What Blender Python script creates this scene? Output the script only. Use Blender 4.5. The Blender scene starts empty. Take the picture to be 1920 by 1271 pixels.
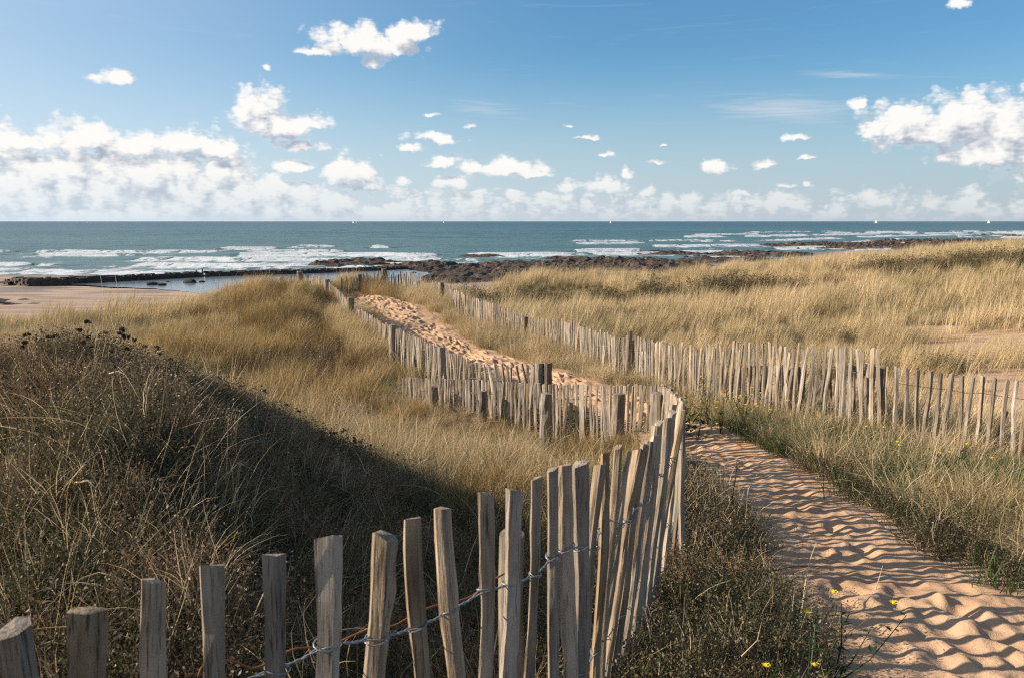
import bpy, math, random
import numpy as np
from mathutils import Vector, Matrix, Euler
rng = np.random.default_rng(7)
random.seed(7)
R = math.radians
# ------------------------------------------------------------------ camera, light, exposure
CAM_Z = 8.0
F = 1493.0                       # focal length in pixels of the 1920 wide photograph (28 mm lens)
PITCH = math.atan((635.5 - 415.5) / F)
scene = bpy.context.scene
cd = bpy.data.cameras.new("camera"); cam = bpy.data.objects.new("camera", cd)
scene.collection.objects.link(cam); scene.camera = cam
cam.location = (0, 0, CAM_Z); cam.rotation_euler = (math.pi / 2 - PITCH, 0, 0)
cd.sensor_width = 36; cd.lens = 36 * F / 1920
cd.clip_start = 0.05; cd.clip_end = 90000
cd.dof.use_dof = True; cd.dof.focus_distance = 9.0; cd.dof.aperture_fstop = 10.0
scene.view_settings.view_transform = 'Standard'; scene.view_settings.look = 'None'
scene.view_settings.gamma = 1; scene.view_settings.use_curve_mapping = False
scene.view_settings.exposure = 1.13
SUN_AZ = R(-86)                  # left of the view direction (+Y)
SUN_EL = R(24)
sdir = Vector((math.sin(SUN_AZ) * math.cos(SUN_EL), math.cos(SUN_AZ) * math.cos(SUN_EL), math.sin(SUN_EL)))
sl = bpy.data.lights.new("sun", 'SUN'); so = bpy.data.objects.new("sun", sl)
scene.collection.objects.link(so)
sl.energy = 4.2; sl.angle = R(0.5); sl.color = (1.0, 0.86, 0.68)
so.rotation_euler = sdir.to_track_quat('Z', 'Y').to_euler()
so.location = sdir * 100
try:
    scene.cycles.max_bounces = 4; scene.cycles.diffuse_bounces = 2; scene.cycles.glossy_bounces = 2
    scene.cycles.transmission_bounces = 3; scene.cycles.transparent_max_bounces = 4
    scene.cycles.use_denoising = False
    scene.cycles.filter_width = 1.2
    scene.cycles.sample_clamp_indirect = 4
except Exception:
    pass

def ray(px, py):
    u = (px - 960) / F; v = -(py - 635.5) / F
    c, s = math.cos(PITCH), math.sin(PITCH)
    return np.array([u, c + v * s, v * c - s])
def P(px, py, d):
    """world point at forward distance d on the sight line surveyed at that picture position"""
    r = ray(px, py); r = r / r[1] * d
    return np.array([r[0], r[1], r[2] + CAM_Z])

# ------------------------------------------------------------------ node helpers
class NT:
    def __init__(s, tree): s.t = tree; s.n = tree.nodes; s.l = tree.links
    def new(s, kind, **kw):
        n = s.n.new(kind)
        for k, v in kw.items():
            if k == 'inp':
                for a, b in v.items():
                    if isinstance(b, bpy.types.NodeSocket): s.l.new(b, n.inputs[a])
                    else: n.inputs[a].default_value = b
            else: setattr(n, k, v)
        return n
    def math(s, op, a, b=None, c=None, clamp=False):
        n = s.n.new('ShaderNodeMath'); n.operation = op; n.use_clamp = clamp
        for i, v in enumerate((a, b, c)):
            if v is None: continue
            if isinstance(v, bpy.types.NodeSocket): s.l.new(v, n.inputs[i])
            else: n.inputs[i].default_value = v
        return n.outputs[0]
    def vmath(s, op, a, b=None):
        n = s.n.new('ShaderNodeVectorMath'); n.operation = op
        for i, v in enumerate((a, b)):
            if v is None: continue
            if isinstance(v, bpy.types.NodeSocket): s.l.new(v, n.inputs[i])
            else: n.inputs[i].default_value = v
        return n.outputs['Value'] if op in ('LENGTH', 'DOT_PRODUCT', 'DISTANCE') else n.outputs[0]
    def mix(s, f, a, b, blend='MIX'):
        n = s.n.new('ShaderNodeMix'); n.data_type = 'RGBA'; n.blend_type = blend
        for k, v in ((0, f), (6, a), (7, b)):
            if isinstance(v, bpy.types.NodeSocket): s.l.new(v, n.inputs[k])
            else: n.inputs[k].default_value = v if k == 0 else (v[0], v[1], v[2], 1)
        return n.outputs[2]
    def ramp(s, f, stops, interp='LINEAR'):
        n = s.n.new('ShaderNodeValToRGB'); cr = n.color_ramp; cr.interpolation = interp
        while len(cr.elements) < len(stops): cr.elements.new(0.5)
        for e, (p, c) in zip(cr.elements, stops):
            e.position = p; e.color = (c, c, c, 1) if isinstance(c, (int, float)) else (c[0], c[1], c[2], 1)
        s.l.new(f, n.inputs[0]); return n.outputs[0]
    def smooth(s, v, a, b):
        n = s.n.new('ShaderNodeMapRange'); n.interpolation_type = 'SMOOTHSTEP'
        s.l.new(v, n.inputs[0]); n.inputs[1].default_value = a; n.inputs[2].default_value = b
        n.inputs[3].default_value = 0; n.inputs[4].default_value = 1
        return n.outputs[0]
    def noise(s, vec, scale, detail=4, rough=0.55, dist=0.0, dims='3D'):
        n = s.n.new('ShaderNodeTexNoise'); n.noise_dimensions = dims
        if vec is not None: s.l.new(vec, n.inputs['Vector'])
        n.inputs['Scale'].default_value = scale; n.inputs['Detail'].default_value = detail
        n.inputs['Roughness'].default_value = rough; n.inputs['Distortion'].default_value = dist
        return n.outputs[0]

# ------------------------------------------------------------------ sky with clouds
world = bpy.data.worlds.new("World"); scene.world = world; world.use_nodes = True
wt = world.node_tree; wt.nodes.clear(); W = NT(wt)
sky = W.new('ShaderNodeTexSky', sky_type='NISHITA', sun_disc=False)
sky.sun_elevation = SUN_EL; sky.sun_rotation = SUN_AZ
sky.altitude = 0; sky.air_density = 1.0; sky.dust_density = 1.0; sky.ozone_density = 2.2
def azel(px, py):
    r = ray(px, py); return math.atan2(r[0], r[1]), math.atan2(r[2], math.hypot(r[0], r[1]))
tc = W.new('ShaderNodeTexCoord').outputs['Generated']
sep = W.new('ShaderNodeSeparateXYZ', inp={0: tc})
az0 = W.math('ARCTAN2', sep.outputs[0], sep.outputs[1])
el0 = W.math('ARCSINE', sep.outputs[2])
# cumulus seen in the photograph: px, py, half width, half height, strength
CL = [(690, 75, 105, 34, 1.0), (765, 58, 58, 30, 1.1), (590, 95, 55, 12, .5), (700, 112, 34, 20, .45), (748, 100, 20, 12, .4),
      (212, 143, 50, 17, .9), (501, 121, 14, 8, .35),
      (492, 196, 52, 46, 1.2), (520, 228, 72, 34, 1.1), (575, 228, 48, 22, .9), (560, 272, 55, 16, .7), (548, 308, 50, 20, .8),
      (655, 320, 55, 40, 1.0), (690, 345, 45, 18, .8), (815, 255, 60, 16, .8), (775, 275, 34, 12, .5),
      (830, 300, 40, 20, .6), (940, 312, 95, 22, .9), (1000, 326, 45, 12, .7), (855, 340, 50, 20, .7),
      (1100, 256, 42, 8, .45), (1132, 292, 20, 8, .4), (1235, 300, 28, 7, .4), (1343, 310, 36, 17, .8), (1435, 306, 22, 14, .6),
      (1497, 255, 38, 10, .6), (1510, 297, 18, 6, .4), (1480, 348, 26, 8, .5), (1516, 343, 12, 8, .4), (1175, 320, 14, 22, .5),
      (1140, 345, 50, 28, .6), (1060, 345, 42, 22, .6), (1305, 365, 40, 20, .35), (1210, 360, 26, 16, .5), (1390, 362, 30, 9, .4), (960, 362, 36, 16, .5), (900, 375, 30, 10, .4), (805, 215, 22, 7, .3), (885, 235, 20, 9, .4), (755, 338, 24, 14, .5), (640, 372, 60, 12, .5), (1065, 234, 10, 6, .35), (1242, 272, 8, 4, .3), (1550, 386, 8, 8, .3),
      (1690, 225, 70, 44, 1.0), (1740, 250, 90, 34, 1.0), (1810, 215, 62, 58, 1.2), (1890, 235, 60, 60, 1.2), (1850, 285, 75, 30, .9),
      (1970, 250, 120, 80, 1.2), (1612, 190, 18, 18, .5), (1800, 5, 28, 14, .45),
      (360, 262, 65, 34, 1.0), (400, 280, 60, 26, .9), (165, 250, 80, 34, 1.0), (240, 270, 80, 34, 1.0), (35, 262, 70, 24, .9), (120, 300, 160, 40, .8),
      (300, 305, 130, 40, .8), (425, 315, 60, 30, .7), (-150, 260, 160, 60, 1.0)]
g = bpy.data.node_groups.new("cloud_field", 'ShaderNodeTree')
g.interface.new_socket("az", in_out='INPUT', socket_type='NodeSocketFloat')
g.interface.new_socket("el", in_out='INPUT', socket_type='NodeSocketFloat')
g.interface.new_socket("field", in_out='OUTPUT', socket_type='NodeSocketFloat')
g.interface.new_socket("body", in_out='OUTPUT', socket_type='NodeSocketFloat')
G = NT(g); gi = G.new('NodeGroupInput'); go = G.new('NodeGroupOutput')
comb = G.new('ShaderNodeCombineXYZ', inp={0: gi.outputs[0], 1: gi.outputs[1]}).outputs[0]
# billows: a gently warped plane, cauliflower cells in three sizes
big = G.new('ShaderNodeTexNoise', noise_dimensions='3D', inp={'Vector': comb, 'Scale': 30.0, 'Detail': 5.0, 'Roughness': 0.6})
wv = G.vmath('SCALE', G.vmath('SUBTRACT', big.outputs['Color'], (0.5, 0.5, 0.5)))
wv.node.inputs['Scale'].default_value = 0.022
warp = G.vmath('ADD', comb, wv)
def puffs(vec, scale, detail=3.0, rough=.55):
    v = G.new('ShaderNodeTexVoronoi', voronoi_dimensions='2D', feature='F1', normalize=False)
    G.l.new(vec, v.inputs['Vector']); v.inputs['Scale'].default_value = scale; v.inputs['Detail'].default_value = detail
    v.inputs['Roughness'].default_value = rough; v.inputs['Lacunarity'].default_value = 2.2
    return v.outputs['Distance']
acc = None
for (px, py, hw, hh, st) in CL:
    a, e = azel(px, py); ra = hw / F; re = hh / F
    nn_ = G.n.new('ShaderNodeVectorMath'); nn_.operation = 'MULTIPLY_ADD'; G.l.new(warp, nn_.inputs[0]); nn_.inputs[1].default_value = (1 / ra, 1 / re, 0)
    nn_.inputs[2].default_value = (-a / ra, -(e - re * .25) / re, 0); v = nn_.outputs[0]
    v = G.vmath('MAXIMUM', v, G.vmath('MULTIPLY', v, (-1, -1.7, 0)))
    ln = G.vmath('LENGTH', v)
    val = G.math('MULTIPLY_ADD', ln, -1.45, 1.10 + .75 * min(st, 1))
    acc = val if acc is None else G.math('SMOOTH_MAX', acc, val, 0.18)
acc = G.math('MULTIPLY', acc, 1.1)
# the low bank along the horizon, thick on the left and thinning to the right
c1 = G.new('ShaderNodeCombineXYZ', inp={0: gi.outputs[0], 1: G.math('MULTIPLY', gi.outputs[1], 1.7)}).outputs[0]
c2 = G.new('ShaderNodeCombineXYZ', inp={0: gi.outputs[0], 1: G.math('MULTIPLY', gi.outputs[1], 2.6)}).outputs[0]
bn1 = G.noise(G.vmath('ADD', c1, wv), 16.0, 4, 0.6); bn2 = G.noise(G.vmath('ADD', c2, wv), 38.0, 4, 0.6)
t1 = G.new('ShaderNodeMapRange', inp={0: gi.outputs[0], 1: -0.36, 2: -0.18, 3: 0.085, 4: 0.04}).outputs[0]
t2 = G.new('ShaderNodeMapRange', inp={0: gi.outputs[0], 1: 0.0, 2: 0.4, 3: 0.045, 4: 0.018}).outputs[0]
bankA = G.math('MINIMUM', G.math('DIVIDE', G.math('SUBTRACT', t1, gi.outputs[1]), 0.02), G.new('ShaderNodeMapRange', inp={0: gi.outputs[0], 1: -0.32, 2: -0.08, 3: 1.75, 4: 0.8}).outputs[0])
bankA = G.math('ADD', bankA, G.math('MULTIPLY', G.math('SUBTRACT', bn1, 0.5), 3.2))
bankB = G.math('MINIMUM', G.math('DIVIDE', G.math('SUBTRACT', t2, gi.outputs[1]), 0.015), 0.7)
bankB = G.math('ADD', bankB, G.math('MULTIPLY', G.math('SUBTRACT', bn2, 0.5), 3.4))
acc = G.math('SMOOTH_MAX', acc, G.math('SMOOTH_MAX', bankA, bankB, .1), 0.15)
pf = puffs(warp, 38.0, 2.0, .45)
pf2 = puffs(c2, 90.0, 1.0, .5)
fine = G.noise(comb, 90.0, 5, 0.65)
fld = G.math('ADD', acc, G.math('MULTIPLY', G.math('SUBTRACT', 0.48, pf), 1.15))
fld = G.math('ADD', fld, G.math('MULTIPLY', G.math('SUBTRACT', 0.45, pf2), 0.4))
g.links.new(fld, go.inputs[1])
fld = G.math('ADD', fld, G.math('MULTIPLY', G.math('SUBTRACT', fine, 0.5), 0.5))
g.links.new(fld, go.inputs[0])
def field(da, de):
    n = wt.nodes.new('ShaderNodeGroup'); n.node_tree = g
    wt.links.new(W.math('ADD', az0, da), n.inputs[0]); wt.links.new(W.math('ADD', el0, de), n.inputs[1])
    return n.outputs
f0, b0 = field(0, 0)[:2]; b1 = field(-0.010, 0.016)[1]
cover = W.smooth(f0, -0.12, 0.85)
lit = W.smooth(W.math('SUBTRACT', b0, b1), -1.1, 0.75)
lit2 = W.math('MAXIMUM', lit, W.math('MULTIPLY', W.math('SUBTRACT', 1.0, W.smooth(f0, -.05, .6)), .8))
SC = 4.7
ccol = W.mix(lit2, (0.40 * SC, 0.455 * SC, 0.55 * SC), (0.98 * SC, 0.955 * SC, 0.92 * SC))
# thin high cirrus
cv = W.new('ShaderNodeCombineXYZ', inp={0: W.math('MULTIPLY_ADD', el0, 3.0, W.math('MULTIPLY', az0, 1.0)), 1: W.math('MULTIPLY', el0, 14.0)}).outputs[0]
cn = W.noise(cv, 9.0, 6, 0.6, 1.2)
cir = None
for (px, py, hw, hh, st) in [(1470, 205, 170, 34, .9), (910, 205, 110, 24, .6), (1620, 142, 170, 9, .6), (1065, 197, 60, 9, .35), (960, 215, 90, 22, .4)]:
    a, e = azel(px, py)
    cc = W.new('ShaderNodeCombineXYZ', inp={0: W.math('MULTIPLY', W.math('SUBTRACT', az0, a), F / hw),
               1: W.math('MULTIPLY', W.math('ADD', W.math('SUBTRACT', el0, e), W.math('MULTIPLY', W.math('SUBTRACT', az0, a), 0.10)), F / hh)}).outputs[0]
    v = W.math('MULTIPLY', W.math('SUBTRACT', 1.0, W.vmath('LENGTH', cc), clamp=True), st)
    cir = v if cir is None else W.math('MAXIMUM', cir, v)
cir = W.math('MULTIPLY', W.smooth(W.math('ADD', cir, W.math('MULTIPLY', W.math('SUBTRACT', cn, 0.5), 1.6)), 0.1, 1.1), 0.75)
cir = W.math('MULTIPLY', cir, W.smooth(el0, 0.05, 0.1))
# whitening towards the horizon
hz = W.math('SUBTRACT', 1.0, W.smooth(el0, -0.02, 0.21))
hz = W.math('MULTIPLY', hz, 0.85)
hzl = W.new('ShaderNodeMapRange', inp={0: az0, 1: -0.7, 2: 0.6, 3: 1.25, 4: 0.86}).outputs[0]
skyc = W.mix(1.0, sky.outputs[0], (0.345, 0.56, 0.665), 'MULTIPLY')
glare = W.math('MULTIPLY', W.smooth(W.math('MULTIPLY', az0, -1.0), -0.15, 1.1), 0.85)
skyc = W.mix(glare, skyc, (0.56 * SC, 0.63 * SC, 0.74 * SC))
hc = W.mix(1.0, (0.60 * SC, 0.68 * SC, 0.77 * SC), (1, 1, 1), 'MULTIPLY')
hcn = W.new('ShaderNodeVectorMath', operation='SCALE'); wt.links.new(hc, hcn.inputs[0]); wt.links.new(hzl, hcn.inputs['Scale'])
skyc = W.mix(hz, skyc, hcn.outputs[0])
skyc = W.mix(cir, skyc, (0.62 * SC, 0.68 * SC, 0.74 * SC))
fade = W.smooth(el0, 0.0, 0.075)          # distance haze over the low clouds
cover2 = W.math('MULTIPLY', cover, W.math('MULTIPLY_ADD', fade, 0.62, 0.36))
cover2 = W.math('MULTIPLY', cover2, W.smooth(el0, -0.004, 0.012))
skyf = W.mix(cover2, skyc, ccol)
bg = W.new('ShaderNodeBackground', inp={'Color': skyf, 'Strength': 0.10})
wo = W.new('ShaderNodeOutputWorld', inp={0: bg.outputs[0]})
world.cycles.sampling_method = 'MANUAL'; world.cycles.sample_map_resolution = 512

# ------------------------------------------------------------------ numpy noise
_perm = rng.random((256, 256))
def vnoise(x, y):
    xi = np.floor(x).astype(int); yi = np.floor(y).astype(int); fx = x - xi; fy = y - yi
    fx = fx * fx * fx * (fx * (fx * 6 - 15) + 10); fy = fy * fy * fy * (fy * (fy * 6 - 15) + 10)
    a = _perm[xi % 256, yi % 256]; b = _perm[(xi + 1) % 256, yi % 256]
    c = _perm[xi % 256, (yi + 1) % 256]; d = _perm[(xi + 1) % 256, (yi + 1) % 256]
    return (a + (b - a) * fx) * (1 - fy) + (c + (d - c) * fx) * fy
def fbm(x, y, o=4, rough=0.5, lac=2.03):
    s = 0; a = 1; t = 0
    for i in range(o):
        s = s + a * (vnoise(x + 17.3 * i, y + 9.1 * i) * 2 - 1); t += a; a *= rough; x = x * lac; y = y * lac
    return s / t
def sstep(v, a, b):
    t = np.clip((v - a) / (b - a), 0, 1); return t * t * (3 - 2 * t)

# ------------------------------------------------------------------ terrain from surveyed heights
GP = []            # (x, y, z relative to the eye)
def gp(px, d, z): r = ray(px, 635); GP.append((((px - 960) / F) * d / math.cos(PITCH), d, z))
PATH = [  # left px, right px, distance, height below the eye
    (1700, 2450, 1.9, -1.76), (1640, 2220, 2.95, -1.8), (1530, 1990, 3.6, -1.86), (1490, 1900, 4.0, -1.92), (1425, 1695, 5.05, -2.05), (1375, 1610, 5.8, -2.15),
    (1315, 1550, 6.75, -2.25), (1275, 1475, 7.65, -2.33), (1225, 1345, 9.5, -2.5), (1125, 1235, 11.5, -2.66), (965, 1120, 13.75, -2.78),
    (865, 1012, 15.4, -2.85), (788, 910, 17.4, -2.87), (720, 850, 20.4, -2.81), (680, 815, 23.0, -2.7), (660, 768, 25.2, -2.6), (640, 715, 27.0, -2.6)]
PC = []
for (l, r_, d, z) in PATH:
    xl = (l - 960) / F * d * 1.01; xr = (r_ - 960) / F * d * 1.01
    PC.append(((xl + xr) / 2, d, max((xr - xl) / 2, 0.45))); GP.append(((xl + xr) / 2, d, z))
    GP.append((xl - .1, d, z + .02)); GP.append((xr + .1, d, z + .02))
PC.insert(0, (PC[0][0] + .5, -2.5, 0.9))
PC = np.array(PC)
for a in [  # px, distance, height
    (-300, 1.0, -1.45), (300, 1.3, -1.55), (960, 1.75, -1.62), (1100, 2.1, -1.66), (1200, 2.8, -1.75), (1270, 3.75, -1.86), (1262, 5.5, -2.12), (1235, 8.0, -2.5),
    (960, 0.3, -1.58), (-800, 0.6, -1.2), (2600, 0.8, -1.65),
    # mound on the left
    (-100, 3.6, -1.05), (0, 4.2, -.82), (150, 4.4, -.80), (0, 3.2, -1.12), (100, 2.5, -1.2), (330, 2.4, -1.2), (300, 5.0, -1.06), (500, 5.8, -1.52), (650, 6.3, -1.95), (800, 6.4, -2.2), (900, 6.8, -2.36),
    (200, 3.0, -.98), (250, 3.4, -.93), (350, 3.7, -1.0), (520, 4.2, -1.5), (700, 4.2, -1.86), (850, 4.2, -1.98), (450, 3.0, -1.40), (650, 2.6, -1.62), (0, 2.2, -1.3), (200, 2.0, -1.32),
    (-500, 3.5, -1.3), (-900, 4.0, -1.8), (-500, 6, -1.5), (-200, 6.5, -1.5), (0, 7.5, -1.9), (300, 8.0, -2.2), (550, 9.0, -2.68), (0, 11, -2.45), (-500, 11, -2.4),
    # hollow and slope up to the golden dune
    (300, 11, -2.72), (600, 11, -2.92), (800, 9.5, -2.78), (950, 8, -2.55), (1000, 6, -2.22), (1100, 5, -2.02), (1150, 8, -2.6), (200, 16, -2.75), (100, 20, -2.85), (350, 20, -2.8), (-400, 20, -2.9),
    (450, 17, -2.72), (600, 13.5, -3.02), (560, 20, -2.45), (560, 25, -2.22), (500, 24, -2.25), (440, 24, -2.55), (620, 27, -2.45), (650, 20, -2.85), (680, 16, -3.0),
    (1233, 9.5, -2.75), (1165, 9.8, -2.88), (1100, 10.4, -2.96), (1025, 11.0, -3.0), (905, 12, -2.95), (813, 12.8, -2.98), (757, 13.3, -3.0),
    (1000, 12.3, -2.95), (889, 12.9, -2.95), (829, 13.9, -2.95), (754, 15.8, -3.0), (715, 17.4, -2.95), (690, 18.8, -2.9), (664, 20.5, -2.8), (650, 23, -2.75), (640, 25, -2.75), (590, 30, -2.45),
    (640, 28, -2.7), (674, 29, -2.6), (720, 30, -2.5), (773, 29.5, -2.55), (812, 27, -2.75), (868, 23.5, -2.85), (919, 21, -2.85), (985, 19, -2.85), (1050, 17.5, -2.88),
    (1181, 14, -2.85), (1298, 12, -2.78), (1402, 10.7, -2.62), (1500, 9.7, -2.52), (1655, 8.9, -2.45), (1760, 8.5, -2.47), (1890, 8.0, -2.5), (2100, 7.6, -2.5), (2600, 7, -2.4),
    (1700, 7.0, -2.2), (1650, 5.5, -2.08), (1900, 5.0, -1.98), (2200, 5, -1.95), (2500, 3.5, -1.75), (2900, 2, -1.6),
    # field beyond the right hand fence
    (1900, 11, -2.55), (1700, 12, -2.7), (1400, 14, -2.85), (1500, 18, -2.95), (1800, 17, -2.75), (1300, 22, -3.0), (1100, 24, -3.0), (950, 27, -3.1), (1250, 29, -3.2), (1450, 28, -2.85), (1700, 27, -2.6), (1920, 26, -2.35),
    (900, 32, -3.9), (1050, 33.0, -4.0), (1000, 36, -3.35), (1200, 34, -3.9), (1200, 37.5, -3.15), (1350, 35, -3.5), (1250, 41, -3.1), (1500, 42, -2.6), (1500, 50, -2.75), (1700, 50, -2.25), (1920, 45, -1.95), (1920, 60, -1.85), (2200, 50, -1.6),
    (880, 39, -3.15), (820, 37, -3.0), (2400, 30, -2.0), (2600, 15, -2.2), (-300, 30, -3.0), (-900, 20, -2.9), (400, 30, -2.9)]:
    gp(*a)
GP = np.array(GP)
# thin plate spline
def _tps(r2): return np.where(r2 > 1e-12, 0.5 * r2 * np.log(r2 + 1e-12), 0)
Xc = GP[:, :2]; n = len(Xc)
K = _tps(((Xc[:, None] - Xc[None]) ** 2).sum(-1)) + np.eye(n) * 0.02
Pm = np.c_[np.ones(n), Xc]
A = np.block([[K, Pm], [Pm.T, np.zeros((3, 3))]])
sol = np.linalg.solve(A, np.r_[GP[:, 2], 0, 0, 0])
EX = np.array([-200, -60, -20, -15, -9.5, -8, -4.5, -2, 1.5, 10, 26, 44, 70, 260.])
EY = np.array([12, 15, 21, 23, 26.5, 31, 32, 34, 43, 47, 53, 66, 90, 250.])
def edge(x): return np.interp(x, EX, EY)
def beach_z(x, y):      # relative to the eye
    shore = np.interp(x, [-120, -40, 0, 40, 120, 200], [117, 118, 122, 150, 260, 330])
    t = (y - shore)
    z = -7.87 - 0.011 * t
    z = np.where(t < 0, -7.87 - 0.016 * t, -7.87 - 0.012 * t)
    return np.clip(z, -9, -7.3) + 0.03 * fbm(x / 9, y / 9, 4) * sstep(-t, 4, 14)
def ground(x, y):
    x = np.asarray(x, float); y = np.asarray(y, float); sh = x.shape
    xf = x.ravel(); yf = y.ravel(); out = np.empty(xf.size)
    for i in range(0, xf.size, 20000):
        q = np.c_[xf[i:i + 20000], yf[i:i + 20000]]
        # keep the spline inside its surveyed area
        qy = np.clip(q[:, 1], -1, 60); qx = np.clip(q[:, 0], -14 - np.clip(qy, 0, 40) * .1, 12 + np.clip(qy, 0, 60) * .75)
        q2 = np.c_[qx, qy]
        out[i:i + 20000] = _tps(((q2[:, None] - Xc[None]) ** 2).sum(-1)) @ sol[:n] + sol[n] + q2 @ sol[n + 1:]
    z = out
    far = sstep(yf, 14, 30)
    z = z + far * (0.22 * fbm(xf / 3.2, yf / 2.4, 3)) + (0.3 + .7 * far) * 0.07 * fbm(xf / 1.1 + 5, yf / 1.1, 3)
    z = np.clip(z, -4.4, -0.3)
    e = edge(xf) + 0.9 * fbm(xf / 4, yf / 4 + 30, 2)
    drop = sstep(yf, e, e + 9)
    z = z * (1 - drop) + (beach_z(xf, yf) - 0.35) * drop
    return z.reshape(sh) + CAM_Z
# distance to the path centre line in half widths
def path_t(x, y):
    x = np.asarray(x, float); y = np.asarray(y, float)
    best = np.full(x.shape, 1e9)
    for i in range(len(PC) - 1):
        a = PC[i]; b = PC[i + 1]; dx, dy = b[0] - a[0], b[1] - a[1]; L2 = dx * dx + dy * dy
        t = np.clip(((x - a[0]) * dx + (y - a[1]) * dy) / L2, 0, 1)
        dist = np.hypot(x - a[0] - t * dx, y - a[1] - t * dy) / (a[2] + (b[2] - a[2]) * t)
        best = np.minimum(best, dist)
    return best

# ------------------------------------------------------------------ mesh helpers
COL = scene.collection
def link(o, parent=None):
    COL.objects.link(o)
    if parent is not None: o.parent = parent
    return o
def mesh_obj(name, verts, faces, mat, parent=None, smooth=False, link_it=True):
    me = bpy.data.meshes.new(name); me.from_pydata(verts if isinstance(verts, list) else verts.tolist(), [], faces if isinstance(faces, list) else faces.tolist())
    if smooth: me.polygons.foreach_set('use_smooth', [True] * len(me.polygons))
    me.update(); o = bpy.data.objects.new(name, me)
    if mat: me.materials.append(mat)
    if link_it: link(o, parent)
    return o
def attr(o, name, vals, typ='FLOAT', dom='POINT'):
    a = o.data.attributes.new(name, typ, dom)
    key = 'vector' if typ == 'FLOAT_VECTOR' else 'value'
    a.data.foreach_set(key, np.asarray(vals, dtype=np.int32 if typ == 'INT' else np.float32).ravel())
def grid_obj(name, xs, ys, zf, mat, smooth=True, xy=None):
    X, Y = np.meshgrid(xs, ys) if xy is None else xy
    Z = zf(X, Y); ny, nx = X.shape
    v = np.c_[X.ravel(), Y.ravel(), Z.ravel()]
    i = np.arange(ny * nx).reshape(ny, nx)
    f = np.stack([i[:-1, :-1], i[:-1, 1:], i[1:, 1:], i[1:, :-1]], -1).reshape(-1, 4)
    me = bpy.data.meshes.new(name)
    me.vertices.add(len(v)); me.vertices.foreach_set('co', v.ravel().astype(np.float32))
    me.loops.add(f.size); me.loops.foreach_set('vertex_index', f.ravel().astype(np.int32))
    me.polygons.add(len(f)); me.polygons.foreach_set('loop_start', np.arange(0, f.size, 4, dtype=np.int32))
    me.polygons.foreach_set('use_smooth', np.full(len(f), smooth))
    me.update(calc_edges=True)
    o = bpy.data.objects.new(name, me); me.materials.append(mat); link(o); return o
def tag(o, label=None, cat=None, group=None, kind=None):
    if label: o['label'] = label
    if cat: o['category'] = cat
    if group: o['group'] = group
    if kind: o['kind'] = kind
    return o
def empty(name, loc):
    o = bpy.data.objects.new(name, None); o.empty_display_size = 0.2; o.location = loc; return link(o)
def child_at(o, root):          # parent an object whose mesh is in world coordinates under an Empty at root
    o.parent = root; o.location = Vector(o.location) - root.location
def tube(pts, rad, sides=6, caps=True):
    pts = np.asarray(pts, float); m = len(pts); rad = np.broadcast_to(rad, (m,))
    t = np.gradient(pts, axis=0); t /= np.linalg.norm(t, axis=1)[:, None] + 1e-9
    ref = np.array([0, 0, 1.]) if abs(t[:, 2]).mean() < .8 else np.array([1., 0, 0])
    a = np.cross(t, ref); a /= np.linalg.norm(a, axis=1)[:, None] + 1e-9; b = np.cross(t, a)
    ang = np.arange(sides) / sides * 2 * math.pi
    v = (pts[:, None] + rad[:, None, None] * (a[:, None] * np.cos(ang)[None, :, None] + b[:, None] * np.sin(ang)[None, :, None])).reshape(-1, 3)
    f = []
    for i in range(m - 1):
        for j in range(sides):
            k = (j + 1) % sides; f.append((i * sides + j, i * sides + k, (i + 1) * sides + k, (i + 1) * sides + j))
    if caps:
        f.append(tuple(range(sides - 1, -1, -1))); f.append(tuple((m - 1) * sides + j for j in range(sides)))
    return v, f
class MB:
    def __init__(s): s.v = []; s.f = []; s.n = 0
    def add(s, v, f):
        v = np.asarray(v); s.v.append(v); s.f += [tuple(int(i) + s.n for i in q) for q in f]; s.n += len(v); return s
    def build(s, name, mat, parent=None, smooth=False, origin=(0, 0, 0)):
        return mesh_obj(name, np.vstack(s.v) - np.array(origin), s.f, mat, parent, smooth)

# ------------------------------------------------------------------ materials
def new_mat(name):
    m = bpy.data.materials.new(name); m.use_nodes = True; m.node_tree.nodes.clear(); T = NT(m.node_tree)
    out = T.new('ShaderNodeOutputMaterial'); return m, T, out
def principled(T, out, col, rough=0.8, bump=None, bs=0.3, bd=0.02, spec=0.3, metal=0.0):
    p = T.new('ShaderNodeBsdfPrincipled')
    for k, v in (('Base Color', col), ('Roughness', rough), ('Specular IOR Level', spec), ('Metallic', metal)):
        if isinstance(v, bpy.types.NodeSocket): T.l.new(v, p.inputs[k])
        else: p.inputs[k].default_value = (v[0], v[1], v[2], 1) if k == 'Base Color' else v
    if bump is not None:
        b = T.new('ShaderNodeBump', inp={'Height': bump, 'Strength': bs, 'Distance': bd}); T.l.new(b.outputs[0], p.inputs['Normal'])
    T.l.new(p.outputs[0], out.inputs[0]); return p
# sand of the path
M = {}
m, T, out = new_mat("path_sand"); M['path'] = m
pos = T.new('ShaderNodeNewGeometry').outputs['Position']
n1 = T.noise(pos, 1.3, 5, .6); n2 = T.noise(pos, 14, 5, .65); n3 = T.noise(pos, 160, 3, .7)
c = T.mix(T.ramp(n1, [(.35, 0), (.7, 1)]), (.405, .255, .155), (.50, .335, .215))
c = T.mix(T.math('MULTIPLY', T.ramp(n2, [(.45, 0), (.75, 1)]), .5), c, (.32, .20, .125))
c = T.mix(T.math('MULTIPLY', T.ramp(n3, [(.6, 0), (.7, 1)]), .35), c, (.26, .16, .10))
principled(T, out, c, .95, T.math('ADD', T.math('MULTIPLY', n2, .7), T.math('MULTIPLY', n3, .25)), .8, .02, .1)
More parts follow.
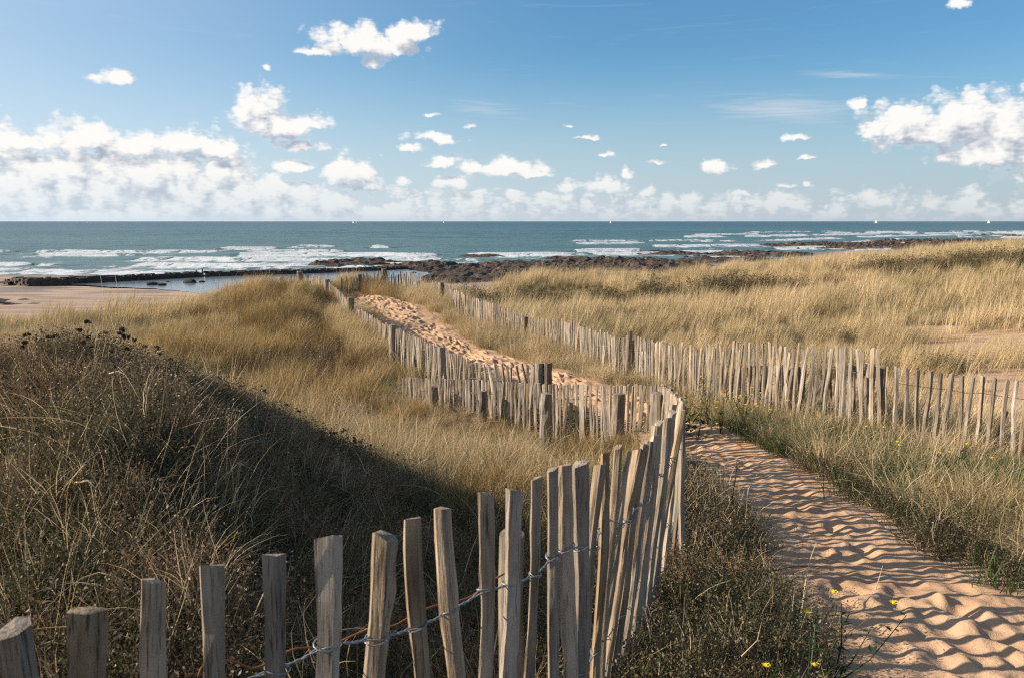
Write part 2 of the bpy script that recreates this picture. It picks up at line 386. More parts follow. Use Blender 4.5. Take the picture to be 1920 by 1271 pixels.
# dune soil: sand with dry litter
m, T, out = new_mat("dune_soil"); M['dune'] = m
pos = T.new('ShaderNodeNewGeometry').outputs['Position']
n1 = T.noise(pos, .5, 5, .6); n2 = T.noise(pos, 9, 6, .7); n3 = T.noise(pos, 70, 4, .7)
litter = T.mix(n3, (.05, .04, .02), (.17, .125, .06))
sand = T.mix(n2, (.40, .265, .165), (.53, .37, .25))
at_ = T.new('ShaderNodeAttribute', attribute_name='sandy').outputs['Fac']
f = T.smooth(T.math('ADD', at_, T.math('MULTIPLY', T.math('SUBTRACT', n2, .5), .9)), .35, .65)
principled(T, out, T.mix(f, litter, sand), .95, T.math('ADD', n2, T.math('MULTIPLY', n3, .4)), 1.0, .04, .1)
# beach
m, T, out = new_mat("beach_sand"); M['beach'] = m
pos = T.new('ShaderNodeNewGeometry').outputs['Position']
sx = T.new('ShaderNodeSeparateXYZ', inp={0: pos})
st = T.new('ShaderNodeMapping', inp={'Vector': pos, 'Scale': (.05, .22, 1)}).outputs[0]
n1 = T.noise(st, 1.6, 7, .62); n2 = T.noise(pos, 3, 5, .7)
c = T.mix(T.ramp(n1, [(.40, 0), (.58, 1)]), (.42, .30, .22), (.27, .19, .14))
c = T.mix(T.math('MULTIPLY', T.ramp(n2, [(.55, 0), (.72, 1)]), .25), c, (.16, .12, .09))
wet = T.math('SUBTRACT', 1.0, T.smooth(sx.outputs[2], .13, .27))
wn = T.math('MULTIPLY', T.smooth(n1, .47, .53), .9)
wet2 = T.math('MAXIMUM', wet, T.math('MULTIPLY', wn, T.smooth(sx.outputs[1], 70, 88)), clamp=True)
c = T.mix(wet2, c, (.20, .145, .105))
rg = T.math('MULTIPLY_ADD', wet2, -.5, .9)
principled(T, out, c, rg, n2, .4, .04, .3)
# sea
m, T, out = new_mat("sea_water"); M['sea'] = m
pos = T.new('ShaderNodeNewGeometry').outputs['Position']
sx = T.new('ShaderNodeSeparateXYZ', inp={0: pos})
foam = T.new('ShaderNodeAttribute', attribute_name='foam').outputs['Fac']
dp = T.smooth(sx.outputs[1], 120, 1600)
st = T.new('ShaderNodeMapping', inp={'Vector': pos, 'Scale': (.006, .012, 1)}).outputs[0]
st2 = T.new('ShaderNodeMapping', inp={'Vector': pos, 'Scale': (.06, .045, 1)}).outputs[0]
st3 = T.new('ShaderNodeMapping', inp={'Vector': pos, 'Scale': (.28, .16, 1)}).outputs[0]
nn1 = T.noise(st, 1.0, 6, .6); nn2 = T.noise(st2, 1.0, 6, .65); nn3 = T.noise(st3, 1.0, 6, .7, 1.0)
c = T.mix(T.ramp(dp, [(0, 0), (.5, .6), (1, 1)]), (.082, .145, .130), (.026, .076, .086))
c = T.mix(T.math('MULTIPLY', T.ramp(nn1, [(.4, 0), (.65, 1)]), .5), c, (.018, .052, .064))
c = T.mix(T.math('MULTIPLY', T.ramp(nn2, [(.45, 0), (.75, 1)]), .45), c, (.07, .14, .135))
fm = T.smooth(T.math('ADD', foam, T.math('MULTIPLY', T.math('SUBTRACT', nn3, .5), 2.9)), .46, .85)
fm = T.math('MULTIPLY', fm, T.smooth(foam, .03, .2))
caps = T.math('MULTIPLY', T.smooth(T.math('MULTIPLY', nn2, nn3), .43, .47), .6)
fm = T.math('MAXIMUM', fm, caps)
c = T.mix(T.math('MULTIPLY', fm, .75), c, (.70, .72, .76))
dfar = T.smooth(sx.outputs[1], 250, 900)
p = principled(T, out, c, T.math('MULTIPLY_ADD', fm, .5, .32), None, spec=.25)
b = T.new('ShaderNodeBump', inp={'Height': T.math('ADD', T.math('MULTIPLY', nn2, 1.0), T.math('MULTIPLY', nn3, .35)), 'Strength': .9, 'Distance': 1.2}); T.l.new(b.outputs[0], p.inputs['Normal'])
p.inputs['IOR'].default_value = 1.33
# still pool
m, T, out = new_mat("pool_water"); M['pool'] = m
pos = T.new('ShaderNodeNewGeometry').outputs['Position']
st = T.new('ShaderNodeMapping', inp={'Vector': pos, 'Scale': (.5, 2.0, 1)}).outputs[0]
nn = T.noise(st, 1.5, 5, .6)
principled(T, out, T.mix(nn, (.15, .185, .215), (.21, .24, .265)), .12, nn, .25, .1, .5)
# rock
def rock_mat(name, a, b_, c_):
    m, T, out = new_mat(name)
    pos = T.new('ShaderNodeNewGeometry').outputs['Position']
    n1 = T.noise(pos, .5, 5, .6); n2 = T.noise(pos, 3.5, 6, .7)
    c = T.mix(T.ramp(n2, [(.35, 0), (.7, 1)]), a, b_)
    c = T.mix(T.ramp(n1, [(.5, 0), (.68, .8)]), c, c_)
    principled(T, out, c, .85, n2, 1.0, .25, .3); return m
M['rock'] = rock_mat("wet_black_rock", (.030, .024, .020), (.10, .074, .056), (.21, .145, .10))
M['wallrock'] = rock_mat("sea_wall_stone", (.055, .045, .038), (.135, .11, .09), (.09, .075, .052))
M['weedrock'] = rock_mat("weedy_boulder", (.022, .022, .017), (.055, .05, .035), (.04, .05, .02))
# weathered wood: split chestnut
def wood_mat(name, dark, mid, light, near=False):
    m, T, out = new_mat(name)
    oi = T.new('ShaderNodeObjectInfo').outputs['Random']
    ob = T.new('ShaderNodeTexCoord').outputs['Object']
    off = T.vmath('SCALE', (1, 1, 1)); off.node.inputs[0].default_value = (7.1, 3.3, 5.7); T.l.new(T.math('MULTIPLY', oi, 9.0), off.node.inputs['Scale'])
    v = T.vmath('ADD', ob, off)
    s1 = T.new('ShaderNodeMapping', inp={'Vector': v, 'Scale': (55, 55, 2.2)}).outputs[0]
    s2 = T.new('ShaderNodeMapping', inp={'Vector': v, 'Scale': (150, 150, 5)}).outputs[0]
    s3 = T.new('ShaderNodeMapping', inp={'Vector': v, 'Scale': (9, 9, 3)}).outputs[0]
    a = T.noise(s1, 1, 5, .65, .4); b_ = T.noise(s2, 1, 4, .7); k = T.noise(s3, 1, 4, .6)
    c = T.mix(T.ramp(a, [(.28, 0), (.62, 1)]), dark, mid)
    c = T.mix(T.math('MULTIPLY', T.ramp(k, [(.42, 0), (.68, 1)]), .7), c, light)
    c = T.mix(T.ramp(b_, [(.34, .85), (.46, 0)]), c, (dark[0] * .45, dark[1] * .43, dark[2] * .42))
    hsv = T.new('ShaderNodeHueSaturation', inp={'Color': c, 'Value': T.math('MULTIPLY_ADD', oi, .6, .72), 'Saturation': T.math('MULTIPLY_ADD', T.math('FRACT', T.math('MULTIPLY', oi, 7.3)), .5, .72)})
    principled(T, out, hsv.outputs[0], .85, T.math('ADD', T.math('MULTIPLY', a, .8), T.math('MULTIPLY', b_, .5)), 1.0, .006, .2)
    return m
M['slat'] = wood_mat("weathered_chestnut", (.095, .073, .055), (.28, .225, .17), (.46, .39, .31))
M['slat_near'] = wood_mat("weathered_chestnut_close", (.105, .076, .052), (.325, .245, .170), (.48, .385, .285))
M['post'] = wood_mat("old_post_wood", (.08, .063, .047), (.22, .178, .135), (.34, .285, .225))
def simple(name, col, rough=.7, spec=.3, metal=0.0, ns=30, var=.35):
    m, T, out = new_mat(name); ob = T.new('ShaderNodeTexCoord').outputs['Object']; nz = T.noise(ob, ns, 4, .6)
    c = T.mix(nz, tuple(x * (1 - var) for x in col), tuple(min(1, x * (1 + var)) for x in col))
    principled(T, out, c, rough, nz, .3, .003, spec, metal); return m
M['wire'] = simple("galvanised_wire", (.26, .28, .30), .45, .5, .5)
M['rust'] = simple("rusty_wire", (.20, .075, .03), .8, .3, .1)
M['sail'] = simple("sail_cloth", (.75, .75, .74), .8, .2, 0, 3, .05)
M['hull'] = simple("boat_hull", (.5, .5, .5), .5, .4, 0, 3, .1)
M['mast'] = simple("mast_metal", (.3, .3, .3), .5, .4, .5, 3, .1)
M['yellow'] = simple("yellow_petals", (.75, .52, .02), .7, .2)
M['twig'] = simple("brown_twig", (.13, .085, .05), .85, .2)
# blades and leaves
def leaf_mat(name, stops, trans=.35, patch=.35, rough=.75):
    m, T, out = new_mat(name)
    tint = T.new('ShaderNodeAttribute', attribute_type='INSTANCER', attribute_name='tint').outputs['Fac']
    rn = T.new('ShaderNodeAttribute', attribute_name='rnd').outputs['Fac']
    v = T.math('ADD', T.math('MULTIPLY', tint, 1 - patch), T.math('MULTIPLY', rn, patch), clamp=True)
    c = T.ramp(v, stops)
    hs = T.new('ShaderNodeHueSaturation', inp={'Color': c, 'Value': T.math('MULTIPLY_ADD', T.math('FRACT', T.math('MULTIPLY', rn, 5.7)), .6, .7)}).outputs[0]
    d = T.new('ShaderNodeBsdfDiffuse', inp={'Color': hs, 'Roughness': .5})
    t = T.new('ShaderNodeBsdfTranslucent', inp={'Color': hs})
    g_ = T.new('ShaderNodeBsdfGlossy', inp={'Color': (.5, .5, .5, 1), 'Roughness': .5})
    mx = T.new('ShaderNodeMixShader', inp={0: trans, 1: d.outputs[0], 2: t.outputs[0]})
    mx2 = T.new('ShaderNodeMixShader', inp={0: .05, 1: mx.outputs[0], 2: g_.outputs[0]})
    T.l.new(mx2.outputs[0], out.inputs[0]); return m
M['marram'] = leaf_mat("marram_blades", [(0, (.11, .09, .045)), (.3, (.34, .27, .125)), (.6, (.62, .47, .25)), (1, (.76, .60, .38))])
M['golden'] = leaf_mat("golden_blades", [(0, (.09, .075, .028)), (.3, (.25, .155, .05)), (.65, (.42, .30, .125)), (1, (.60, .42, .19))])
M['straw'] = leaf_mat("straw_blades", [(0, (.10, .095, .035)), (.3, (.28, .225, .10)), (.6, (.56, .425, .235)), (1, (.80, .64, .43))])
M['green'] = leaf_mat("green_blades", [(0, (.045, .09, .022)), (.5, (.09, .14, .04)), (.8, (.2, .2, .07)), (1, (.38, .30, .14))])
M['scrub'] = leaf_mat("scrub_leaves", [(0, (.045, .058, .025)), (.35, (.115, .100, .048)), (.6, (.24, .16, .092)), (1, (.47, .32, .20))], .2)
M['shead'] = leaf_mat("seed_heads", [(0, (.03, .02, .013)), (.6, (.075, .05, .032)), (1, (.13, .09, .055))], .1)
M['leafy'] = leaf_mat("fresh_leaves", [(0, (.03, .085, .015)), (1, (.08, .17, .03))], .3)

# ------------------------------------------------------------------ ground sheets
def axis(parts):
    xs = []
    for a, b_, st in parts: xs += list(np.arange(a, b_, st))
    xs.append(parts[-1][1]); return np.array(xs)
def sandy(x, y):
    s = 0.12 + 0.55 * sstep(fbm(x / 3.1 + 40, y / 3.1, 3), .15, .55) * sstep(y, 8, 14)
    for (px, d, rx, ry) in [(1900, 13, 1.6, 2.4), (1890, 17.5, 2.2, 2.8), (1600, 12.0, 1.2, .7), (1660, 13.5, 1.1, 1.0), (1960, 11, 1.2, 1.6), (1740, 20, 1.5, .8), (720, 25.6, 1.6, 1.2), (880, 20.0, .5, .5)]:
        cx = (px - 960) / F * d; s = np.maximum(s, 1.15 - np.hypot((x - cx) / rx, (y - d) / ry) * .7)
    s = np.maximum(s, 1.2 - np.abs(path_t(x, y) - 1) * 2.4)
    return s
xs = axis([(-200, -60, 9), (-60, -24, 2), (-24, -9, .3), (-9, 9, .08), (9, 40, .3), (40, 130, 2), (130, 300, 12)])
ys = axis([(-60, -12, 6), (-12, -2, .5), (-2, 14, .08), (14, 32, .16), (32, 75, .4), (75, 260, 6)])
def dune_z(X, Y):
    z = ground(X, Y); t = path_t(X, Y)
    return z - 0.07 * (1 - sstep(t, .70, .88)) * (Y > -2.4)
dune = grid_obj("dune_ground", xs, ys, dune_z, M['dune'])
Xg, Yg = np.meshgrid(xs, ys); attr(dune, 'sandy', sandy(Xg, Yg))
tag(dune, kind='structure')
xs = axis([(-1500, -120, 60), (-120, 140, 1.2), (140, 1500, 40)]); ys = axis([(12, 60, 3), (60, 135, .6), (135, 420, 3), (420, 700, 40)])
beach = grid_obj("beach", xs, ys, lambda X, Y: beach_z(X, Y) + CAM_Z, M['beach']); tag(beach, kind='structure')

# path with ripples, foot prints and soft edges
def path_mesh():
    seg = np.r_[0, np.cumsum(np.hypot(np.diff(PC[:, 0]), np.diff(PC[:, 1])))]
    L = seg[-1]
    s = np.concatenate([np.arange(0, 4, .05), np.arange(4, 14.5, .022), np.arange(14.5, L, .05)])
    # smooth the centre line
    ss = np.linspace(0, L, 400); cx = np.interp(ss, seg, PC[:, 0]); cy = np.interp(ss, seg, PC[:, 1]); hw = np.interp(ss, seg, PC[:, 2])
    k = np.hanning(19); k /= k.sum()
    sm = lambda a: np.convolve(np.pad(a, 9, 'edge'), k, 'valid')
    cx, cy, hw = sm(cx), sm(cy), sm(hw)
    X0 = np.interp(s, ss, cx); Y0 = np.interp(s, ss, cy); H = np.interp(s, ss, hw)
    tx = np.gradient(X0, s); ty = np.gradient(Y0, s); ln = np.hypot(tx, ty); tx /= ln; ty /= ln
    t = np.linspace(-1.25, 1.25, 96)
    X = X0[:, None] + ty[:, None] * H[:, None] * t[None]; Y = Y0[:, None] - tx[:, None] * H[:, None] * t[None]
    return X, Y, np.broadcast_to(t[None], X.shape), np.broadcast_to(s[:, None], X.shape)
X, Y, Tt, Ss = path_mesh()
def path_z(X, Y):
    z = ground(X, Y)
    w = fbm(X * 2.1 + 3, Y * 2.1, 3) * .9
    wl = .115
    # ripples running across the view, broken up by wandering phase and trampling
    ph = (Y * 1.0 + 0.22 * X) / wl + w * .9 + .30 * fbm(X * 4, Y * 2, 2)
    amp = .0072 * (0.35 + .65 * sstep(fbm(X * 1.1 + 9, Y * 1.6 + 4, 2), -.35, .3))
    rip = np.abs(np.sin(ph * math.pi)); rip = 1 - rip
    z = z + amp * (rip - .4)
    z = z + .009 * fbm(X * 1.3, Y * 2.6, 2) + .005 * (.5 - np.abs(fbm(X * 4, Y * 9, 3, .6))) + .003 * fbm(X * 19, Y * 24, 2) + .06 * sstep(Y, 11, 15) * fbm(X * 3.4, Y * 2.6, 3) + .0085 * fbm(X * 7 + 2, Y * 14, 4)
    r2 = np.random.default_rng(3)                     # foot prints
    d = np.zeros_like(z)
    for k in range(1300):
        i = r2.integers(0, len(PC) - 1); u = r2.random(); a = PC[i]; b = PC[i + 1]
        px = a[0] + (b[0] - a[0]) * u + r2.normal() * .42 * a[2]; py = a[1] + (b[1] - a[1]) * u
        m = (np.abs(X - px) < .35) & (np.abs(Y - py) < .35)
        if not m.any(): continue
        ang = math.atan2(b[1] - a[1], b[0] - a[0]) + r2.normal() * .35
        qx = (X[m] - px) * math.cos(ang) + (Y[m] - py) * math.sin(ang); qy = -(X[m] - px) * math.sin(ang) + (Y[m] - py) * math.cos(ang)
        q = np.hypot(qx / .12, qy / .055)
        d[m] += (.42 if py < 10 else 1.9) * (-.017 * np.exp(-q ** 2) + .008 * np.exp(-((q - 1.5) / .4) ** 2))
    z = z + d
    e = np.abs(Tt) + .10 * fbm(X * 2.2, Y * 2.2, 3)
    zg = ground(X, Y)
    k_ = sstep(e, .72, .98)
    z = z * (1 - k_ * .75) + zg * k_ * .75
    return z + .012 - .05 * sstep(e, .92, 1.2)
path = grid_obj("sand_path", None, None, path_z, M['path'], xy=(X, Y)); tag(path, kind='structure')

# ------------------------------------------------------------------ sea with breakers
ys = np.concatenate([np.arange(92, 300, .6), np.arange(300, 700, 2.2), np.geomspace(700, 60000, 160)])
xs = np.concatenate([-np.geomspace(40000, 330, 40), np.arange(-320, 420, 2.2), np.geomspace(430, 40000, 40)])
SEA = -7.87
BRK = [  # breaker rows: y at x = -100, 0, 100, 250 ; x from, x to, height, foam
    (133, 136, 190, 330, -400, 30, .28, .85), (146, 148, 200, 340, -400, 60, .40, 1.0), (165, 166, 205, 352, -400, 45, .45, .9), (188, 190, 214, 370, -400, 190, .55, 1.0),
    (208, 212, 232, 390, -150, -40, .6, .9), (204, 206, 240, 400, 5, 420, .6, 1.0), (228, 232, 252, 410, -86, -62, .85, 1.0), (222, 240, 270, 430, 40, 420, .55, .9), (250, 252, 290, 450, -72, -52, .6, .8), (238, 240, 300, 450, -46, -33, 1.0, 1.0),
    (262, 275, 330, 470, 20, 420, .5, .95), (300, 305, 345, 480, 20, 90, .5, .7), (330, 345, 400, 520, 80, 420, .8, 1.0), (360, 380, 460, 560, 100, 420, .7, .9), (400, 430, 520, 620, 160, 420, .7, .7), (280, 290, 310, 400, -20, -8, .5, .8)]
foamA = None
def sea_z(X, Y):
    global foamA
    amp = np.clip(Y / 400, .25, 1) * np.clip(9000 / (Y + 1), 0, 1)
    z = amp * (.42 * fbm(X / 30 + 3, Y / 9, 3) + .16 * fbm(X / 8, Y / 3 + 7, 2))
    foam = np.zeros_like(X)
    for k, (a, b, c_, d_, x0, x1, h, fo) in enumerate(BRK):
        yc = np.interp(X, [-100, 0, 100, 250], [a, b, c_, d_]) + 5 * fbm(X / 24 + k * 7, X * 0 + k, 3)
        w = sstep(X, x0, x0 + 6) * (1 - sstep(X, x1 - 8, x1)) * sstep(fbm(X / 18 + k * 3.3, X * 0 + 2 * k, 3), -.42, -.05)
        if h >= .85: w = sstep(X, x0, x0 + 6) * (1 - sstep(X, x1 - 8, x1))
        q = Y - yc
        z = z + w * h * np.where(q < 0, np.exp(-(q / 1.1) ** 2), np.exp(-(q / 5.0) ** 2))
        foam = np.maximum(foam, w * fo * np.where(q > 0, np.exp(-(q / 3) ** 2), np.exp(-(np.abs(q) / (6.0 if h >= .85 else 16)) ** 1.5)))
    shore = np.interp(X, [-120, -40, 0, 40, 120, 200], [117, 118, 122, 150, 260, 330])
    lf = 1 - sstep(X, 10, 60)
    wash = (1 - sstep(Y - shore, 6, 62)) * (.22 + .34 * lf) + .42 * (1 - sstep(Y - shore, 4, 26)) * lf
    foam = np.maximum(foam, wash * (0.75 + .5 * fbm(X / 14, Y / 3, 3)))
    foamA = np.clip(foam, 0, 1)
    return z * sstep(Y, 112, 135) + SEA + CAM_Z
sea = grid_obj("sea", xs, ys, sea_z, M['sea']); attr(sea, 'foam', foamA); tag(sea, kind='structure')

# tidal pools on the beach
def at_h(px, py, zr):
    r = ray(px, py); k = zr / r[2]; return np.array([r[0] * k, r[1] * k])
def pool(outline, name='tide_pool'):
    pts = [at_h(px, py, -7.36) for px, py in outline]
    pts = np.array(pts); c = pts.mean(0); fine = []
    for i in range(len(pts)):
        a, b = pts[i], pts[(i + 1) % len(pts)]
        for t in np.linspace(0, 1, 9)[:-1]:
            q = a + (b - a) * t; fine.append(q + np.array([.8, .25]) * fbm(np.array([q[0] / 2.]), np.array([q[1] / 2.]), 3)[0])
    fine = np.array(fine)
    z = max(float(np.max(beach_z(fine[:, 0], fine[:, 1]))), float(beach_z(c[0:1], c[1:2])[0])) + .02
    v = np.c_[fine, np.full(len(fine), z + CAM_Z)]
    o = mesh_obj(name, v, [tuple(range(len(v)))], M['pool']); tag(o, kind='structure'); return o
pool([(100, 533), (250, 527), (380, 520), (520, 514), (700, 510), (760, 516), (700, 530), (560, 528), (470, 533), (400, 546), (340, 549), (300, 543), (200, 539)])
pool([(640, 506), (760, 506), (800, 512), (780, 535), (640, 545), (610, 530)])
pool([(395, 553), (450, 549), (520, 553), (480, 566), (430, 566)])
pool([(330, 545), (400, 541), (470, 540), (440, 551), (380, 553)])

# ------------------------------------------------------------------ rock reef
def reef(name, cx, cy, lx, ly, h, seed, label, res=.55, slant=0.0, mat='rock'):
    xs = np.arange(-lx, lx + res, res); ys_ = np.arange(-ly, ly + res, res)
    X, Y = np.meshgrid(xs, ys_)
    wx = X + cx; wy = Y + cy + slant * X
    r = np.sqrt((X / lx) ** 2 + (Y / ly) ** 2)
    m = 1 - sstep(r + .45 * fbm(wx / 5 + seed, wy / 3, 4), .35, 1.0)
    rid = 1 - np.abs(fbm(wx / 3.0 + seed * 3, wy / 2.0, 4, .6)) * 2.2
    blk = vnoise(wx / 1.3 + seed, wy / 1.0) ; blk = np.floor(blk * 5) / 5
    z = m * h * (.25 + .55 * rid + .55 * blk) - .28
    z = np.maximum(z, -.6) + SEA
    nz = np.maximum(beach_z(wx, wy), SEA) - SEA
    z = z + nz * .9
    v = np.c_[wx.ravel() - cx, wy.ravel() - cy, z.ravel() + CAM_Z]
    ny, nx = X.shape; i = np.arange(ny * nx).reshape(ny, nx)
    f = np.stack([i[:-1, :-1], i[:-1, 1:], i[1:, 1:], i[1:, :-1]], -1).reshape(-1, 4)
    zz = (z.ravel()[f].max(1) > np.maximum(beach_z(wx, wy), SEA).ravel()[f].min(1) - .12)
    o = mesh_obj(name, v, f[zz], M[mat]); o.location = (cx, cy, 0)
    tag(o, label, 'rock reef'); return o
def reefpx(px, py, wpx, hpx, h, seed, label, slant=0, res=.6):
    h = h * 1.12; hpx = hpx * 1.35
    c = at_h(px, py, -7.7); a = at_h(px, py + hpx / 2, -7.7); b = at_h(px, py - hpx / 2, -7.7)
    d = c[1]; reef('rock_reef', c[0], c[1], wpx / 2 * d / F, max((b[1] - a[1]) / 2, 3), h, seed, label, res, slant)
reefpx(660, 493, 220, 12, .95, 1, "dark rock ridge just behind the far end of the sea wall")
reefpx(520, 495, 60, 5, .5, 2, "low flat rock patch at the left tip of the reef")
reefpx(800, 503, 250, 18, 1.15, 3, "broad black rock bank behind the grassy dune notch")
reefpx(900, 515, 330, 16, .8, 24, "broad low black rocks directly behind the notch in the dune grass")
reefpx(860, 528, 260, 12, .8, 25, "low dark rocks closest to the dune notch")
reefpx(985, 503, 320, 26, 1.0, 4, "jagged black rock bank above the middle dune grass")
reefpx(1180, 497, 340, 24, 1.1, 5, "jumbled boulder bank with pale stones behind the dark grass hollow")
reefpx(900, 478, 110, 4, .5, 6, "thin rock strip awash in the white surf")
reefpx(1070, 484, 150, 6, .6, 7, "low rocks standing in blue shallows beyond the boulder bank")
reefpx(1010, 492, 90, 5, .6, 16, "small dark rocks between shallows and the jagged bank")
reefpx(1250, 474, 160, 6, .8, 8, "dark rock strip behind the small sand spit")
reefpx(1420, 476, 240, 8, .9, 9, "long brown rock bar in front of the breaking waves")
reefpx(1360, 487, 260, 7, .8, 10, "ragged rock line between wet sand and yellow grass")
reefpx(1600, 462, 330, 9, 1.3, 11, "brown reef bar crossing the bay on the right")
reefpx(1800, 457, 300, 10, 1.5, 12, "reef at the far right where the dune meets the sea", res=.9)
reefpx(1730, 468, 220, 6, 1.0, 13, "low reef rocks on wet sand above the right dune grass", res=.8)
reefpx(1900, 442, 160, 3, .8, 14, "distant thin rock shelf at the right edge near the horizon", res=1.2)
reefpx(1480, 463, 60, 3, .6, 15, "small rock islet in the surf left of the long reef bar")
def ico_rock(seed, sub=2, flat=.6):
    import bmesh
    bm = bmesh.new(); bmesh.ops.create_icosphere(bm, subdivisions=sub, radius=1)
    r3 = np.random.default_rng(seed); dirs = r3.normal(size=(9, 3)); dirs /= np.linalg.norm(dirs, axis=1)[:, None]; off = r3.uniform(.62, .95, 9)
    for v in bm.verts:
        c = np.array(v.co)
        for d, o in zip(dirs, off):
            k = c @ d
            if k > o: c = c - d * (k - o) * .9
        c = c * (1 + .06 * r3.normal()); v.co = c * np.array([1, .8, flat])
    me = bpy.data.meshes.new('boulder'); bm.to_mesh(me); bm.free(); return me
rk = [ico_rock(s) for s in range(8)]
for me in rk: me.materials.append(M['rock'])
rb = random.Random(5)
def boulder(px, py, wpx, label, zr=-7.75, mat=None, me=None, group=None, flat=1):
    c = at_h(px, py, zr); d = c[1]; o = bpy.data.objects.new('boulder', me or rb.choice(rk)); r = wpx / 2 * d / F
    o.scale = (r, r * .8, r * .75 * flat); o.rotation_euler = (0, 0, rb.uniform(0, 6.28)); o.location = (c[0], c[1], max(float(beach_z(c[0:1], c[1:2])[0]), SEA) + CAM_Z + r * (.32 if zr == -7.45 else .12))
    link(o); tag(o, label, 'boulder', group); return o
wr = [me.copy() for me in rk[:4]]
for me in wr: me.materials.clear(); me.materials.append(M['weedrock'])
boulder(286, 537, 26, "flat dark boulder at the left of the pool group", me=wr[0], zr=-7.45, flat=.7, group='boulders in the tide pool')
boulder(304, 538, 26, "low flat rock touching the leftmost pool boulder", me=wr[3], zr=-7.45, flat=.55, group='boulders in the tide pool')
boulder(314, 532, 16, "small rounded boulder in the pool nearest the wall", me=wr[1], zr=-7.45, group='boulders in the tide pool')
boulder(356, 533, 30, "largest rounded boulder standing in the tide pool", me=wr[2], zr=-7.45, group='boulders in the tide pool')
boulder(379, 532, 18, "boulder right beside the largest pool boulder", me=wr[3], zr=-7.45, group='boulders in the tide pool')
boulder(61, 498, 12, "lone dark rock awash in the surf far left", zr=-7.87)
bands = [(760, 502, 230, 10, 26, "behind the end of the sea wall"), (1000, 503, 250, 12, 34, "on the jagged bank behind the middle dune"), (1190, 500, 260, 12, 36, "on the jumbled bank above the dark grass hollow"),
         (1400, 480, 260, 8, 24, "along the ragged rock line above the yellow grass"), (1620, 463, 300, 7, 26, "on the brown reef bar at the right"), (1800, 458, 220, 8, 20, "on the reef at the far right")]
for (px, py, w, h, cnt, txt) in bands:
    for k in range(cnt):
        a = rb.uniform(-1, 1); b = rb.uniform(-1, 1)
        boulder(px + a * w / 2, py + b * h / 2, rb.uniform(7, 19), "one of the loose dark boulders " + txt, group='loose boulders ' + txt)

# ------------------------------------------------------------------ stone sea wall in two lengths
def stone_block(r4, w, h, d):
    x, y, z = w / 2, d / 2, h / 2; v = np.array([(sx * x * r4.uniform(.8, 1), sy * y, sz * z * r4.uniform(.8, 1)) for sx in (-1, 1) for sy in (-1, 1) for sz in (-1, 1)])
    return v, [(0, 1, 3, 2), (4, 6, 7, 5), (0, 4, 5, 1), (2, 3, 7, 6), (0, 2, 6, 4), (1, 5, 7, 3)]
def sea_wall(pts, h, label, seed, h0=None):
    r4 = random.Random(seed); pts = [at_h(px, py, zr) for px, py, zr in pts]; root = empty('sea_wall', (pts[0][0], pts[0][1], 0))
    tag(root, label, 'wall', 'stone sea wall across the beach')
    core = MB(); st = MB()
    P2 = np.array(pts); seg = np.r_[0, np.cumsum(np.hypot(*np.diff(P2, axis=0).T))]; L = seg[-1]
    N = int(L / .8); s = np.linspace(0, L, N)
    X = np.interp(s, seg, P2[:, 0]); Y = np.interp(s, seg, P2[:, 1]); hs = np.interp(s, [0, L * .04, L * .12, L], h0 or [.25, .65, .9, 1.0]) * h
    tx = np.gradient(X); ty = np.gradient(Y); l = np.hypot(tx, ty); nx, ny = ty / l, -tx / l
    zb = beach_z(X, Y) + CAM_Z - .3
    prof = [(-.75, 0), (-.62, .95), (-.45, 1.0), (.45, 1.0), (.62, .95), (.75, 0)]
    v = []
    for i in range(N):
        for (o, k) in prof: v.append((X[i] + nx[i] * o, Y[i] + ny[i] * o, zb[i] + (hs[i] + .3) * k + .04 * r4.uniform(-1, 1) * (k > 0)))
    f = []
    m_ = len(prof)
    for i in range(N - 1):
        for j in range(m_ - 1): f.append((i * m_ + j, (i + 1) * m_ + j, (i + 1) * m_ + j + 1, i * m_ + j + 1))
    f += [tuple(range(m_)), tuple((N - 1) * m_ + j for j in range(m_ - 1, -1, -1))]
    core.add(np.array(v), f); o = core.build('wall_core', M['wallrock'], None); child_at(o, root)
    # rough stones proud of the seaward, landward and upper faces
    for i in range(N - 1):
        for side in (-1, 1):
            z = .05
            while z < hs[i] - .05:
                hh = r4.uniform(.18, .34); ww = r4.uniform(.35, .75)
                if side == -1 and r4.random() < .6: z += hh; continue
                vv, ff = stone_block(r4, ww, hh * .85, .22)
                ang = math.atan2(ty[i], tx[i]); c_, s_ = math.cos(ang), math.sin(ang)
                q = vv.copy(); q[:, 0] = vv[:, 0] * c_ - vv[:, 1] * s_; q[:, 1] = vv[:, 0] * s_ + vv[:, 1] * c_; q[:, 2] = vv[:, 2]
                off = (.72 - .12 * z / max(hs[i], .1)) * side
                st.add(q + np.array([X[i] + nx[i] * off + r4.uniform(-.2, .2), Y[i] + ny[i] * off, zb[i] + .3 + z + hh / 2]), ff); z += hh
        if r4.random() < .8:
            vv, ff = stone_block(r4, r4.uniform(.5, .9), .18, r4.uniform(.5, .9)); st.add(vv + np.array([X[i] + r4.uniform(-.2, .2), Y[i] + r4.uniform(-.3, .3), zb[i] + .3 + hs[i] + .02]), ff)
    o = st.build('wall_stones', M['wallrock'], None); o['kind'] = 'stuff'; child_at(o, root)
    return root
sea_wall([(18, 530, -7.36), (60, 535, -7.36), (120, 534, -7.38), (250, 528, -7.42), (375, 521.5, -7.45)], .98, "long rough stone sea wall running from the sand to the gap", 1)
sea_wall([(386, 521, -7.45), (520, 517, -7.47), (640, 513, -7.5), (760, 507, -7.55)], 1.0, "stone sea wall section right of the gap ending at the rocks", 2, [1, 1, 1, 1.0])
